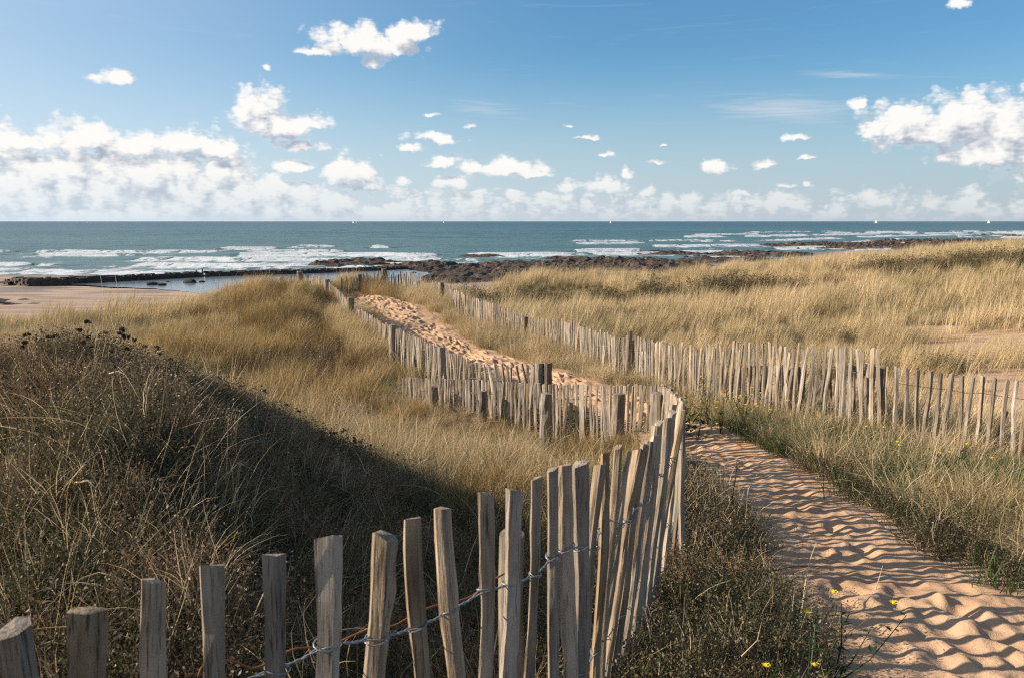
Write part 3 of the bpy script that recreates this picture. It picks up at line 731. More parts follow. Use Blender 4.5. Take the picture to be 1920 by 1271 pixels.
for (px, lb) in [(370, "weathered stake leaning at the left side of the sea wall gap"), (380, "taller dark stake standing in the middle of the sea wall gap")]:
    c = at_h(px, 520.5, -7.45); ln = 1.45 if px == 380 else 1.2
    v, f = tube([(0, 0, -.3), (.02, 0, ln * .5), (.0 if px == 380 else -.12, 0, ln)], [.13, .12, .10], 7); o = mesh_obj('stake', v, f, M['post']); o.location = (c[0], c[1], float(beach_z(c[0:1], c[1:2])[0]) + CAM_Z)
    tag(o, lb, 'stake')
# weed covered flats at the left end of the beach
for (px, py, w, h, lb, sd) in [(20, 533, 90, 5, "weedy rock flat by the left end of the sea wall", 31), (60, 525, 60, 3, "thin green weed strip touching the wall tip", 33), (20, 570, 110, 6, "dark rock shelf on the sand at the left edge", 32)]:
    c = at_h(px, py, -7.35); d = c[1]; o = reef('rock_flat', c[0], c[1], w / 2 * d / F, h * d / F * 5, .32, sd, lb, .5, 0, 'weedrock')
    o.location.z = 0.55; o['category'] = 'rock'

# ------------------------------------------------------------------ sailing boats on the horizon
def sailboat(px, hgt, d, label, sails=(1, 1), tone=None):
    x = (px - 960) / F * d; root = empty('sailboat', (x, d, .1)); tag(root, label, 'sailboat', 'sailing boats on the horizon'); root.rotation_euler = (0, 0, R(-48))
    L = hgt * .72; hgt *= .75
    hv = []
    for k in range(7):
        t = k / 6; w = L * .14 * math.sin(math.pi * (.15 + .85 * t) ) ** .6 if k < 6 else .01; xx = (t - .45) * L
        hv += [(xx, -w, L * .09), (xx, -w * .5, -.2), (xx, w * .5, -.2), (xx, w, L * .09)]
    hf = [(k * 4 + j, (k + 1) * 4 + j, (k + 1) * 4 + (j + 1) % 4, k * 4 + (j + 1) % 4) for k in range(6) for j in range(4)] + [(0, 1, 2, 3), (27, 26, 25, 24)]
    mesh_obj('hull', hv, hf, M['hull'], root)
    v, f = tube([(0, 0, 0), (0, 0, hgt)], .12, 5); mesh_obj('mast', v, f, M['mast'], root)
    def sail(name, pts):
        pts = np.array(pts, float); cen = pts.mean(0) + np.array([0, .5, 0]); vv = np.vstack([pts, cen, pts + [0, .05, 0], cen + [0, .05, 0]])
        mesh_obj(name, vv, [(0, 1, 3), (1, 2, 3), (2, 0, 3), (4, 7, 5), (5, 7, 6), (6, 7, 4), (0, 4, 5, 1), (1, 5, 6, 2), (2, 6, 4, 0)], M['sail'], root)
    if sails[0]: sail('main_sail', [(-.2, 0, L * .16), (-L * .42, .4, L * .17), (-.15, 0, hgt * .98)])
    if sails[1]: sail('jib', [(.2, .1, L * .13), (L * .5, 0, L * .12), (.15, 0, hgt * .86)])
sailboat(172, 14, 3600, "tiny boat at the far left with one upright sail", (1, 0))
sailboat(178, 8, 3600, "low pale boat right beside the far left sail")
sailboat(260, 11, 4200, "dark bare-masted boat between the left pair and the wave crest", (0, 0))
sailboat(665, 15, 3500, "left one of the close pair of white sails above the reef")
sailboat(671, 13, 3700, "right one of the close pair of white sails above the reef", (1, 0))
sailboat(833, 12, 3700, "single small white sail above the centre of the bay")
sailboat(1143, 16, 3400, "slim upright white sail above the middle dune", (1, 0))
sailboat(1635, 17, 3300, "white sailing boat with two sails right of centre")
sailboat(1844, 17, 3300, "rightmost white sailing boat on the horizon")

# ------------------------------------------------------------------ fences
def slat_mesh(w, t, L, rings, seed, bend=.006, detail=1):
    r5 = np.random.default_rng(seed); ns = 6
    ang = np.array([.30, .5 * math.pi - .12, math.pi - .28, math.pi + .35, 1.5 * math.pi + .1, 2 * math.pi - .32]) + r5.normal(size=6) * .16
    prof = np.c_[np.cos(ang) * w / 2 * 1.12, np.sin(ang) * t / 2 * 1.12] * r5.uniform(.85, 1.1, (6, 1))
    ph = r5.uniform(0, 6.28, 4); v = []
    zs = np.linspace(0, 1, rings)
    taper = r5.uniform(-.12, .12)
    for i, z in enumerate(zs):
        bx = bend * (math.sin(z * 4.3 + ph[0]) + .6 * math.sin(z * 9 + ph[1])); by = bend * (math.sin(z * 3.7 + ph[2]) + .5 * math.sin(z * 11 + ph[3]))
        k = 1 + taper * (z - .5) + .07 * math.sin(z * 13 + ph[1])
        p = prof * k * (1 + r5.normal(size=(6, 1)) * .07 * detail)
        for j in range(ns):
            zz = z * L
            if i == rings - 1: zz += p[j, 0] * slope_x[0] + p[j, 1] * slope_x[1] + r5.normal() * .002
            v.append((p[j, 0] + bx, p[j, 1] + by, zz))
        if i == rings - 1:
            v.append((p[:, 0].mean() + bx, p[:, 1].mean() + by, L + .002))
    f = [(i * ns + j, i * ns + (j + 1) % ns, (i + 1) * ns + (j + 1) % ns, (i + 1) * ns + j) for i in range(rings - 1) for j in range(ns)]
    top = (rings - 1) * ns; f += [(top + j, top + (j + 1) % ns, top + ns) for j in range(ns)]; f.append(tuple(range(ns - 1, -1, -1)))
    me = bpy.data.meshes.new('slat'); me.from_pydata(v, [], f); me.update(); return me
slope_x = (0, 0)
SL = []
for k in range(28):
    slope_x = (random.uniform(-.5, .5), random.uniform(-.4, .4))
    me = slat_mesh(random.uniform(.036, .052), random.uniform(.022, .032), 1.0, 5, 100 + k, .008); me.materials.append(M['slat']); SL.append(me)
def place_slat(root, me, base, top, yaw, jit=0):
    base = Vector(base); top = Vector(top); d = top - base; L = d.length
    o = bpy.data.objects.new('slat', me)
    q = d.to_track_quat('Z', 'Y'); zq = Euler((0, 0, 0)).to_quaternion()
    z = d.normalized(); xax = Vector((math.cos(yaw), math.sin(yaw), 0)); xax = (xax - z * xax.dot(z)).normalized(); yax = z.cross(xax)
    mt = Matrix((xax, yax, z)).transposed().to_4x4() @ Matrix.Diagonal((1, 1, L / me.get('L', 1.0), 1)); mt.translation = base - root.location
    o.parent = root; o.matrix_local = mt; COL.objects.link(o); return o
def post_part(root, base, top, r, seed, name='post'):
    r6 = np.random.default_rng(seed); base = np.array(base); top = np.array(top); m_ = 7; pts = base + (top - base) * np.linspace(0, 1, m_)[:, None]
    pts[1:-1, :2] += r6.normal(size=(m_ - 2, 2)) * r * .06
    v, f = tube(pts, r * (1 + r6.normal(size=m_) * .03) * np.linspace(1.04, .96, m_), 11, False)
    v = v + r6.normal(size=v.shape) * r * .035
    top_c = len(v); v = np.vstack([v, v[-11:].mean(0) + [0, 0, r * .12]])
    f += [((m_ - 1) * 11 + j, (m_ - 1) * 11 + (j + 1) % 11, top_c) for j in range(11)]
    o = mesh_obj(name, v, f, M['post'], None); child_at(o, root); return o
def resample(pts, step, jit, r7):
    pts = np.array(pts, float); seg = np.r_[0, np.cumsum(np.hypot(*np.diff(pts[:, :2], axis=0).T))]; s = 0; out = []
    while s < seg[-1]:
        out.append([np.interp(s, seg, pts[:, k]) for k in range(pts.shape[1])]); s += step * r7.uniform(1 - jit, 1 + jit)
    return out
def wire_through(P_, r7, rad, sides, thick=.018, name='wire', mat='wire', twist=3, sag=.012):
    """two strands twisted together between slats and parted around each slat"""
    P_ = np.array(P_); mb = MB()
    for ph in (0, math.pi):
        pts = []
        for i in range(len(P_) - 1):
            a, b = P_[i], P_[i + 1]; d = b - a; d2 = np.array([-d[1], d[0], 0]); d2 /= np.linalg.norm(d2) + 1e-9
            K = 3 * twist + 1 if sides > 4 else 3
            for k in range(K):
                t = k / K; env = abs(2 * t - 1); side = math.cos(ph) * thick * max(0, env * 1.9 - .9) if twist else 0
                an = ph + t * 2 * math.pi * (twist if i % 2 == 0 else twist)
                tw = rad * 1.1 * (1 - max(0, env * 1.9 - .9))
                pts.append(a + d * t + d2 * (side + tw * math.cos(an)) + np.array([0, 0, tw * math.sin(an) - sag * (1 - env)]))
        pts.append(P_[-1]); v, f = tube(pts, rad, sides); mb.add(v, f)
    return mb
def fence(label, line, step, r, seed, wires=(.24, .62), hvar=.02, extra=.15, lean=.02, posts=(), mats=None, group=None, lo=None, wmat='wire', wrad=.0022):
    """line: (px, py of top, distance). Slat feet stand in the ground below the line."""
    r7 = random.Random(seed)
    L3 = [P(*q) for q in line]; root = empty('paling_fence', tuple(L3[0] * [1, 1, 0] + [0, 0, float(ground(L3[0][0:1], L3[0][1:2])[0])])); tag(root, label, 'fence', group)
    pts = resample(L3, step, .22, r7); tops = []
    for i, p in enumerate(pts):
        a = pts[min(i + 1, len(pts) - 1)]; b = pts[max(i - 1, 0)]; yaw = math.atan2(a[1] - b[1], a[0] - b[0])
        g0 = float(ground(np.array([p[0]]), np.array([p[1]]))[0])
        lx = r7.gauss(0, lean) + lean * 1.2 * math.sin(i * .33 + seed); lean_y = r7.gauss(0, lean * .6)
        top = np.array(p) + [0, 0, r7.gauss(0, hvar) - (r7.uniform(.08, .3) if r7.random() < .04 and lean >= .02 else 0)]; H = max(top[2] - g0 + extra, .3)
        base = top - np.array([lx * H * math.cos(yaw) - lean_y * H * math.sin(yaw), lx * H * math.sin(yaw) + lean_y * H * math.cos(yaw), H])
        place_slat(root, r7.choice(SL), base, top, yaw + r7.gauss(0, .08 if lean < .02 else .2)); tops.append((top, base))
    for wv_ in wires:
        wp = [t + (b_ - t) * (wv_ / max(np.linalg.norm(b_ - t), .1)) for t, b_ in tops if np.linalg.norm(b_ - t) > wv_ + .05]
        if len(wp) > 3:
            mb = wire_through(wp, r7, wrad, 3, .016, twist=1); o = mb.build('wire', M[wmat], None); child_at(o, root)
    for k, q in enumerate(posts):
        px, py, d, rr = q; t = P(px, py, d); g0 = float(ground(t[0:1], t[1:2])[0]); post_part(root, (t[0] + r7.gauss(0, .02), t[1], min(g0, t[2] - .4) - .15), t, rr, seed * 10 + k)
    return root
# middle fence across the hollow
fence("pale even paling fence with rusty wire crossing the hollow in the middle", [(1236, 722, 9.3), (1205, 722, 9.55), (1172, 722, 9.75), (1165, 722, 9.8), (1100, 722, 10.4), (1025, 720, 11.0), (905, 713, 12.0), (813, 709, 12.8), (757, 708, 13.3)],
      .066, .02, 3, (.2, .62), .006, .2, .03, [(1233, 736, 9.0, .075), (1160, 738, 9.4, .078), (1025, 737, 10.6, .080), (905, 733, 11.6, .062), (813, 724, 12.4, .075)], wmat='rust')
# left fence of the upper path
fence("weathered fence bordering the left side of the upper sand path", [(1033, 686, 12.1), (1003, 690, 12.2), (996, 684, 12.3), (940, 686, 12.5), (889, 681, 12.9), (858, 664, 13.3), (829, 655, 13.9), (790, 636, 14.8), (754, 619, 15.8), (715, 604, 17.4), (690, 588, 18.8), (664, 572, 20.5)],
      .083, .02, 4, (.25, .5), .02, .15, .07, [(1028, 680, 12.1, .07), (1012, 680, 12.15, .07), (828, 650, 13.8, .07), (737, 609, 16.3, .08), (657, 558, 20.6, .10)])
fence("short steep fence climbing the golden dune left of the path head", [(655, 566, 21.2), (645, 556, 23.5), (628, 538, 26.5), (606, 521, 28.5), (590, 517, 30)], .1, .02, 5, (.25, .5), .03, .15, .04, [(613, 524, 27.6, .1)])
fence("half buried fence tops poking from the golden dune crest", [(588, 517, 30.3), (562, 512, 31), (545, 515, 31), (527, 523, 30.5), (508, 530, 30)], .11, .02, 6, (), .03, .15, .04, [(562, 509, 30.6, .11), (527, 520, 30.2, .1), (512, 528, 29.8, .09)])
# far right-hand line over the crest
fence("sunlit white looking fence at the head of the path before the pool", [(640, 524, 28), (655, 523, 28.5), (674, 517, 29), (700, 513, 29.6), (720, 506, 30), (742, 513, 29.8), (773, 512, 29.5), (792, 516, 29)], .1, .02, 7, (.25, .5), .05, .15, .04, [(674, 515, 28.8, .09), (720, 504, 29.8, .09)])
# long right fence
fence("long weathered fence winding up the right side of the path", [(1300, 652, 11.9), (1244, 646, 12.8), (1199, 636, 13.7), (1150, 629, 14.6), (1118, 621, 15.4), (1080, 608, 16.6), (1050, 600, 17.5), (1018, 600, 18.2), (985, 594, 19), (919, 567, 21), (880, 557, 22.8), (862, 548, 23.8), (845, 542, 25), (830, 531, 26.3), (810, 528, 27)],
      .083, .02, 8, (.25, .6), .03, .15, .05, [(1181, 621, 13.9, .045), (985, 594, 18.9, .04), (828, 530, 26, .08)])
fence("tall uneven fence with silver wires on the right in front of an older row", [(1300, 652, 11.9), (1350, 648, 11.2), (1402, 646, 10.6), (1468, 649, 9.9), (1540, 651, 9.4), (1600, 652, 9.0), (1656, 656, 8.6)],
      .078, .02, 9, (.25, .72), .035, .15, .045, [])
fence("older darker fence row standing behind the tall right hand fence", [(1380, 690, 11.2), (1430, 688, 10.7), (1500, 684, 10.1), (1580, 682, 9.6), (1655, 684, 9.1), (1668, 686, 9.0)],
      .085, .02, 10, (.25, .6), .02, .15, .05)
fence("regular spaced pale fence with rusty wire at the right edge", [(1683, 687, 8.5), (1720, 692, 8.38), (1760, 698, 8.28), (1830, 705, 8.1), (1890, 712, 7.9), (1960, 722, 7.65), (2100, 730, 7.1)],
      .100, .02, 11, (.17, .75), .008, .15, .012, wmat='rust')
# a loose slat leaning behind the right edge fence
lp = P(1885, 770, 8.15); g0 = float(ground(lp[0:1], lp[1:2])[0]); rt = empty('loose_paling', (lp[0], lp[1], g0)); tag(rt, "loose wide slat leaning against the fence at the right edge", 'paling')
place_slat(rt, SL[3], (lp[0] - .13, lp[1], g0 - .05), (lp[0], lp[1], lp[2]), 0)

# near fence, slat by slat: top px, top py, distance, px at the foot of the frame, width
NEAR = [(-95, 1215, .98, -90, .05), (30, 1178, 1.10, 45, .052), (166, 1146, 1.19, 162, .046), (293, 1092, 1.28, 292, .041), (396, 1064, 1.35, 402, .042), (513, 1035, 1.41, 521, .040), (612, 1008, 1.46, 613, .044), (716, 1003, 1.53, 705, .047),
        (780, 972, 1.59, 785, .037), (832, 952, 1.65, 852, .036), (912, 930, 1.71, 906, .033), (964, 918, 1.77, 951, .040), (1008, 898, 1.86, 999, .026), (1030, 881, 1.95, 1044, .034), (1058, 873, 2.0, 1066, .046), (1088, 868, 2.08, 1088, .046),
        (1128, 872, 2.25, 1086, .042), (1134, 850, 2.4, 1114, .040), (1163, 838, 2.5, 1120, .034), (1178, 845, 2.55, 1128, .030), (1196, 843, 2.65, 1139, .044), (1208, 832, 2.78, 1150, .040), (1217, 828, 2.9, 1158, .040), (1226, 815, 3.0, 1166, .044), (1236, 800, 3.12, 1176, .046),
        (1240, 792, 3.25, 1184, .044), (1250, 786, 3.4, 1196, .044), (1262, 772, 3.55, 1200, .046), (1266, 760, 3.7, 1206, .044), (1278, 768, 3.65, 1190, .040), (1280, 752, 3.9, 1222, .040)]
root = empty('paling_fence', (0, 1.7, float(ground(np.array([0.]), np.array([1.7]))[0])))
tag(root, "nearest fence of thick split pales with twisted silver wire in the foreground", 'fence')
wt1 = []; wt2 = []
for k, (px, py, d, pb, w) in enumerate(NEAR):
    top = P(px, py, d); low = P(pb, 1271, d + (.02 if d < 2.1 else -.10)); v = (low - top) / np.linalg.norm(low - top)
    g0 = float(ground(top[0:1], top[1:2])[0]); Ls = max((top[2] - g0 + .12) / abs(v[2]), .9); base = top + v * Ls
    slope_x = (random.uniform(-.45, .45), random.uniform(-.5, .1))
    me = slat_mesh(w, w * random.uniform(.6, .8), Ls, 18, 300 + k, .0075, .75); me['L'] = Ls; me.materials.append(M['slat_near'])
    a = NEAR[min(k + 1, len(NEAR) - 1)]; b = NEAR[max(k - 1, 0)]; pa = P(*a[:3]); pb_ = P(*b[:3]); yaw = math.atan2(pa[1] - pb_[1], pa[0] - pb_[0])
    place_slat(root, me, base, top, (yaw if d > 2.1 else yaw * .55) + random.gauss(0, .12))
    wt1.append(top + v * (.235 + .012 * math.sin(k * 1.7))); wt2.append(top + v * (.62 + .01 * math.sin(k * 2.1)))
for wp in (wt1, wt2):
    mb = wire_through(wp, random, .0017, 6, .017, twist=3, sag=.006); o = mb.build('wire', M['wire'], None, True); child_at(o, root)
# loops binding the pales
for wp in (wt1,):
    mb = MB()
    for k in range(len(wp)):
        c = wp[k]; a = np.linspace(0, 2 * math.pi, 15); rr = NEAR[k][4] * .60
        d_ = np.array(wp[min(k + 1, len(wp) - 1)]) - np.array(wp[max(k - 1, 0)]); d_[2] = 0; d_ /= np.linalg.norm(d_); n_ = np.array([-d_[1], d_[0], 0])
        pts = [c + d_ * math.cos(t) * rr + n_ * math.sin(t) * rr * .8 + np.array([0, 0, .006 * math.sin(t + k)]) for t in a]
        v, f = tube(pts, .0016, 6); mb.add(v, f)
    o = mb.build('wire_loops', M['wire'], None, True); child_at(o, root)
rw = [P(372, 1268, 1.42), P(390, 1236, 1.44), P(470, 1250, 1.5), P(560, 1218, 1.55), P(680, 1188, 1.62), P(760, 1160, 1.68), P(880, 1115, 1.78), P(980, 1060, 1.9)]
tt = np.linspace(0, 7, 60); rwp = np.c_[[np.interp(tt, range(8), [q[j] for q in rw]) for j in range(3)]].T; rwp[:, 2] += .006 * np.sin(tt * 5)
v, f = tube(rwp, .0022, 6); o = mesh_obj('rusty_wire', v, f, M['rust'], None, True); child_at(o, root)
pt = P(960, 1000, 2.02); post_part(root, (pt[0], pt[1], pt[2] - 1.0), pt, .036, 77)
# link between near fence and the middle fence
fence("narrow run of pales receding between the near pales and two thick posts", [(1281, 762, 4.1), (1276, 752, 5.0), (1268, 742, 6.0), (1258, 733, 7.2), (1245, 724, 8.7), (1238, 722, 9.2)], .085, .02, 12, (.25, .6), .015, .15, .035, [(1240, 738, 8.6, .07)])

# ------------------------------------------------------------------ vegetation sources
HIDE = bpy.data.collections.new("plant_sources")
def add_source(name, v, f, mat, rnd):
    me = bpy.data.meshes.new(name); me.from_pydata(v.tolist(), [], f); me.materials.append(mat); me.update()
    a = me.attributes.new('rnd', 'FLOAT', 'POINT'); a.data.foreach_set('value', rnd.astype(np.float32))
    me.polygons.foreach_set('use_smooth', [True] * len(me.polygons)); return bpy.data.objects.new(name, me)
def tuft(seed, n, r0, h, hv, wdt, wind, spread, curl, segs=4, fl=0.0):
    """n blades: curved ribbons leaning outwards and with the wind"""
    q = np.random.default_rng(seed); V = []; Fc = []; Rn = []; b0 = 0
    for i in range(n):
        a = q.uniform(0, 6.283); r = r0 * math.sqrt(q.random()); H = h * (1 - hv * q.random()); la = a + q.normal() * .8
        ln = np.array([math.cos(la), math.sin(la)]) * spread * abs(q.normal() * .6 + .5) + np.array(wind) * q.uniform(.5, 1.4)
        cv = curl * q.uniform(.3, 1.6); p = np.array([math.cos(a) * r, math.sin(a) * r, -.02]); dirv = np.array([ln[0] * .35, ln[1] * .35, 1.0]); dirv /= np.linalg.norm(dirv)
        w = wdt * q.uniform(.6, 1.2); fa = q.uniform(0, 6.283); wd = np.array([math.cos(fa), math.sin(fa), 0]); rr = q.random(); st = H / segs
        side = q.normal() * .5 * curl
        for s in range(segs + 1):
            t = s / segs; ww = w * (1 - t ** 2 * .85) * .5
            if s == segs: V.append(p.copy()); Rn.append(rr); 
            else: V.append(p - wd * ww); V.append(p + wd * ww); Rn += [rr, rr]
            dirv = dirv + np.array([ln[0], ln[1], -.15 * np.linalg.norm(ln)]) * (.32 + cv * t) * (4 / segs) * .55 + np.array([-ln[1], ln[0], 0]) * side * t * .3
            dirv = dirv + np.array([0, 0, -cv * t * .22]) * (4 / segs); dirv /= np.linalg.norm(dirv); p = p + dirv * st
        for s in range(segs - 1): Fc.append((b0 + 2 * s, b0 + 2 * s + 1, b0 + 2 * s + 3, b0 + 2 * s + 2))
        Fc.append((b0 + 2 * segs - 2, b0 + 2 * segs - 1, b0 + 2 * segs)); b0 += 2 * segs + 1
    return np.array(V), Fc, np.array(Rn)
def scrubby(seed, n, rad, h, leaf, twigs=10, lpt=14):
    q = np.random.default_rng(seed); V = []; Fc = []; Rn = []; b0 = 0
    for i in range(n):
        a = q.uniform(0, 6.283); rr = rad * math.sqrt(q.random()); base = np.array([math.cos(a) * rr * .5, math.sin(a) * rr * .5, -.02]); tip = np.array([math.cos(a) * rr, math.sin(a) * rr, h * q.uniform(.55, 1.1)])
        mid = (base + tip) / 2 + q.normal(size=3) * rad * .12; rv = q.random()
        wd = np.array([-math.sin(a), math.cos(a), 0]) * .0018
        for p in (base, mid): V.append(p - wd); V.append(p + wd); Rn += [.7, .7]
        V.append(tip); Rn.append(.7); Fc += [(b0, b0 + 1, b0 + 3, b0 + 2), (b0 + 2, b0 + 3, b0 + 4)]; b0 += 5
        for k in range(lpt):
            t = q.uniform(.25, 1.05); p = base * (1 - t) ** 2 + 2 * mid * t * (1 - t) + tip * t * t + q.normal(size=3) * leaf * .9
            u = q.normal(size=3); u /= np.linalg.norm(u); w2 = np.cross(u, q.normal(size=3)); w2 /= np.linalg.norm(w2); s = leaf * q.uniform(.5, 1.2); r_ = np.clip(rv * .55 + q.random() * .45, 0, 1)
            V += [p, p + u * s * .5 + w2 * s * .25, p + u * s, p + u * s * .5 - w2 * s * .25]; Rn += [r_] * 4; Fc.append((b0, b0 + 1, b0 + 2, b0 + 3)); b0 += 4
    return np.array(V), Fc, np.array(Rn)
def umbel(seed, h=.32):
    q = np.random.default_rng(seed); V = []; Fc = []; Rn = []; b0 = 0
    p = np.zeros(3); top = np.array([q.normal() * .05, q.normal() * .05, h]); wd = np.array([.0015, 0, 0])
    V += [p - wd, p + wd, top + wd, top - wd]; Rn += [.4] * 4; Fc.append((0, 1, 2, 3)); b0 = 4
    for k in range(9):
        a = q.uniform(0, 6.28); r = .020 * q.random() ** .5; c = top + np.array([math.cos(a) * r, math.sin(a) * r, q.uniform(-.004, .012)])
        V += [top - wd * .5 - [0, 0, .03], top + wd * .5 - [0, 0, .03], c]; Rn += [.3] * 3; Fc.append((b0, b0 + 1, b0 + 2)); b0 += 3
        for j in range(5):
            u = q.normal(size=3) * .007; w2 = q.normal(size=3) * .007; V += [c - u, c + w2, c + u, c - w2]; Rn += [q.random()] * 4; Fc.append((b0, b0 + 1, b0 + 2, b0 + 3)); b0 += 4
    return np.array(V), Fc, np.array(Rn)
def make_sources(name, fn, mat, cnt):
    c = bpy.data.collections.new(name)
    for k in range(cnt):
        v, f, r_ = fn(k); o = add_source(name + "_%02d" % k, v, f, mat, r_); c.objects.link(o)
    return c
wind = (.30, .10)
S = {
 'marram_far': make_sources('marram_far', lambda k: tuft(10 + k, 34, .20, .78, .5, .0085, (.42, .10), .35, .35, 3), M['marram'], 6),
 'marram_mid': make_sources('marram_mid', lambda k: tuft(30 + k, 44, .16, .72, .55, .0058, (.40, .10), .38, .4, 4), M['marram'], 6),
 'golden': make_sources('golden', lambda k: tuft(50 + k, 60, .17, .62, .55, .0050, (.28, .05), .8, .75, 4), M['golden'], 6),
 'straw_mid': make_sources('straw_mid', lambda k: tuft(70 + k, 50, .15, .38, .6, .0042, (.22, -.05), 1.15, 1.1, 4), M['straw'], 7),
 'straw_near': make_sources('straw_near', lambda k: tuft(90 + k, 46, .12, .30, .65, .0026, (.15, -.05), 1.3, 1.35, 5), M['straw'], 7),
 'green': make_sources('green', lambda k: tuft(110 + k, 46, .10, .18, .6, .0034, (.1, 0), .9, .8, 4), M['green'], 6),
 'tall': make_sources('tall', lambda k: tuft(130 + k, 7, .05, .75, .5, .0034, (.45, -.05), .5, .7, 6), M['straw'], 6),
 'tangle': make_sources('tangle', lambda k: tuft(190 + k, 9, .10, .46, .5, .0036, (.2, -.1), 1.9, 2.0, 7), M['straw'], 7),
 'scrub': make_sources('scrub', lambda k: scrubby(150 + k, 16, .13, .16, .013, lpt=20), M['scrub'], 7),
 'umbel': make_sources('umbel', lambda k: umbel(170 + k), M['shead'], 5),
}
_gn = {}
def scatter(name, src, xy, tint, scale, kind_label, yaw=True, tilt=.12, zoff=0.0, mat=None, lean_keep=False):
    if len(xy) == 0: return
    z = ground(xy[:, 0], xy[:, 1]) + zoff
    pts = np.c_[xy, z]; me = bpy.data.meshes.new(name); me.vertices.add(len(pts)); me.vertices.foreach_set('co', pts.ravel().astype(np.float32)); me.update()
    o = bpy.data.objects.new(name, me); link(o); N = len(pts)
    rot = np.zeros((N, 3)); rot[:, 0] = rng.normal(size=N) * tilt; rot[:, 1] = rng.normal(size=N) * tilt
    rot[:, 2] = rng.normal(size=N) * .5 if lean_keep else rng.uniform(0, 6.283, N)
    attr(o, 'rot', rot, 'FLOAT_VECTOR'); attr(o, 'scl', scale); attr(o, 'tint', np.clip(tint, 0, 1)); attr(o, 'pick', rng.integers(0, 50, N), 'INT')
    t = bpy.data.node_groups.new(name + "_nodes", 'GeometryNodeTree')
    t.interface.new_socket("Geometry", in_out='INPUT', socket_type='NodeSocketGeometry'); t.interface.new_socket("Geometry", in_out='OUTPUT', socket_type='NodeSocketGeometry')
    gi = t.nodes.new('NodeGroupInput'); go = t.nodes.new('NodeGroupOutput'); ci = t.nodes.new('GeometryNodeCollectionInfo'); ci.inputs[0].default_value = S[src]; ci.inputs[1].default_value = True; ci.inputs[2].default_value = True
    ip = t.nodes.new('GeometryNodeInstanceOnPoints'); ip.inputs['Pick Instance'].default_value = True
    def na(nm, ty):
        q = t.nodes.new('GeometryNodeInputNamedAttribute'); q.data_type = ty; q.inputs[0].default_value = nm; return q.outputs[0]
    t.links.new(gi.outputs[0], ip.inputs['Points']); t.links.new(ci.outputs[0], ip.inputs['Instance'])
    t.links.new(na('pick', 'INT'), ip.inputs['Instance Index']); t.links.new(na('rot', 'FLOAT_VECTOR'), ip.inputs['Rotation']); t.links.new(na('scl', 'FLOAT'), ip.inputs['Scale'])
    t.links.new(ip.outputs[0], go.inputs[0]); md = o.modifiers.new("scatter", 'NODES'); md.node_group = t
    o['kind'] = 'stuff'; tag(o, kind_label[0], kind_label[1]); return o
def pts_in(x0, x1, y0, y1, dens, vis=.80, pad=1.2):
    N = int((x1 - x0) * (y1 - y0) * dens); p = np.c_[rng.uniform(x0, x1, N), rng.uniform(y0, y1, N)]
    return p[np.abs(p[:, 0]) < np.maximum(p[:, 1], 0) * vis + pad]
def keep(p, prob): return p[rng.random(len(p)) < prob]
def side(p, a, b):   # signed side of line a->b
    return (b[0] - a[0]) * (p[:, 1] - a[1]) - (b[1] - a[1]) * (p[:, 0] - a[0])
# path centre x at a given y, to tell left from right of it
def pcx(y): return np.interp(y, PC[:, 1], PC[:, 0])
def on_path(p, lim=1.0): return path_t(p[:, 0], p[:, 1]) + .16 * fbm(p[:, 0] * 1.6, p[:, 1] * 1.6, 3)
def mound(p):     # 1 on the left mound
    x, y = p[:, 0], p[:, 1]
    return sstep(-x - .1 - .10 * (y - 2) , -.3, .9) * (1 - sstep(y + .35 * x, 4.8, 6.4))
def fieldmask(p):
    x, y = p[:, 0], p[:, 1]; fx = np.array([-5.5, -4.5, -2.0, -.5, 1.1, 2.7, 4.1, 5.1, 9]); fy = np.array([32, 28, 25, 20.5, 17, 12, 9.2, 8.0, 6.6])
    return y > np.interp(x, fx, fy)
def golden_w(p):
    x, y = p[:, 0], p[:, 1]
    return sstep(y, 11.5, 15) * (1 - sstep(np.abs(x + 5.6 + (y - 20) * .12) , 1.7, 3.2))
def poly_dist(p, line):
    b = np.full(len(p), 1e9)
    for (x0, y0), (x1, y1) in zip(line[:-1], line[1:]):
        L2 = (x1 - x0) ** 2 + (y1 - y0) ** 2; t = np.clip(((p[:, 0] - x0) * (x1 - x0) + (p[:, 1] - y0) * (y1 - y0)) / L2, 0, 1)
        b = np.minimum(b, np.hypot(p[:, 0] - x0 - t * (x1 - x0), p[:, 1] - y0 - t * (y1 - y0)))
    return b
def W2(pts): return [((px - 960) / F * d * 1.01, d) for px, d in pts]
LC = W2([(1236, 9.3), (1165, 9.8), (1025, 11.0), (905, 12.0), (757, 13.3)])
LG = W2([(2100, 7.1), (1890, 7.9), (1656, 8.6), (1468, 9.9), (1300, 11.9), (1118, 15.4), (985, 19), (862, 23.8), (810, 27)])
LF = W2([(640, 28), (674, 29), (720, 30), (792, 29)]); LD = W2([(655, 23.6), (640, 25), (606, 28.5), (562, 31), (508, 30)])
def near_fence(p, line, r=2.0, lo=.4): return lo + (1 - lo) * sstep(poly_dist(p, line), .3, r)
def clumpy(p, s, o, lo=.5, hi=1.35): return lo + (hi - lo) * sstep(nz(p, s, o), -.45, .5)
nz = lambda p, s, o=0: fbm(p[:, 0] / s + o, p[:, 1] / s + o, 3)
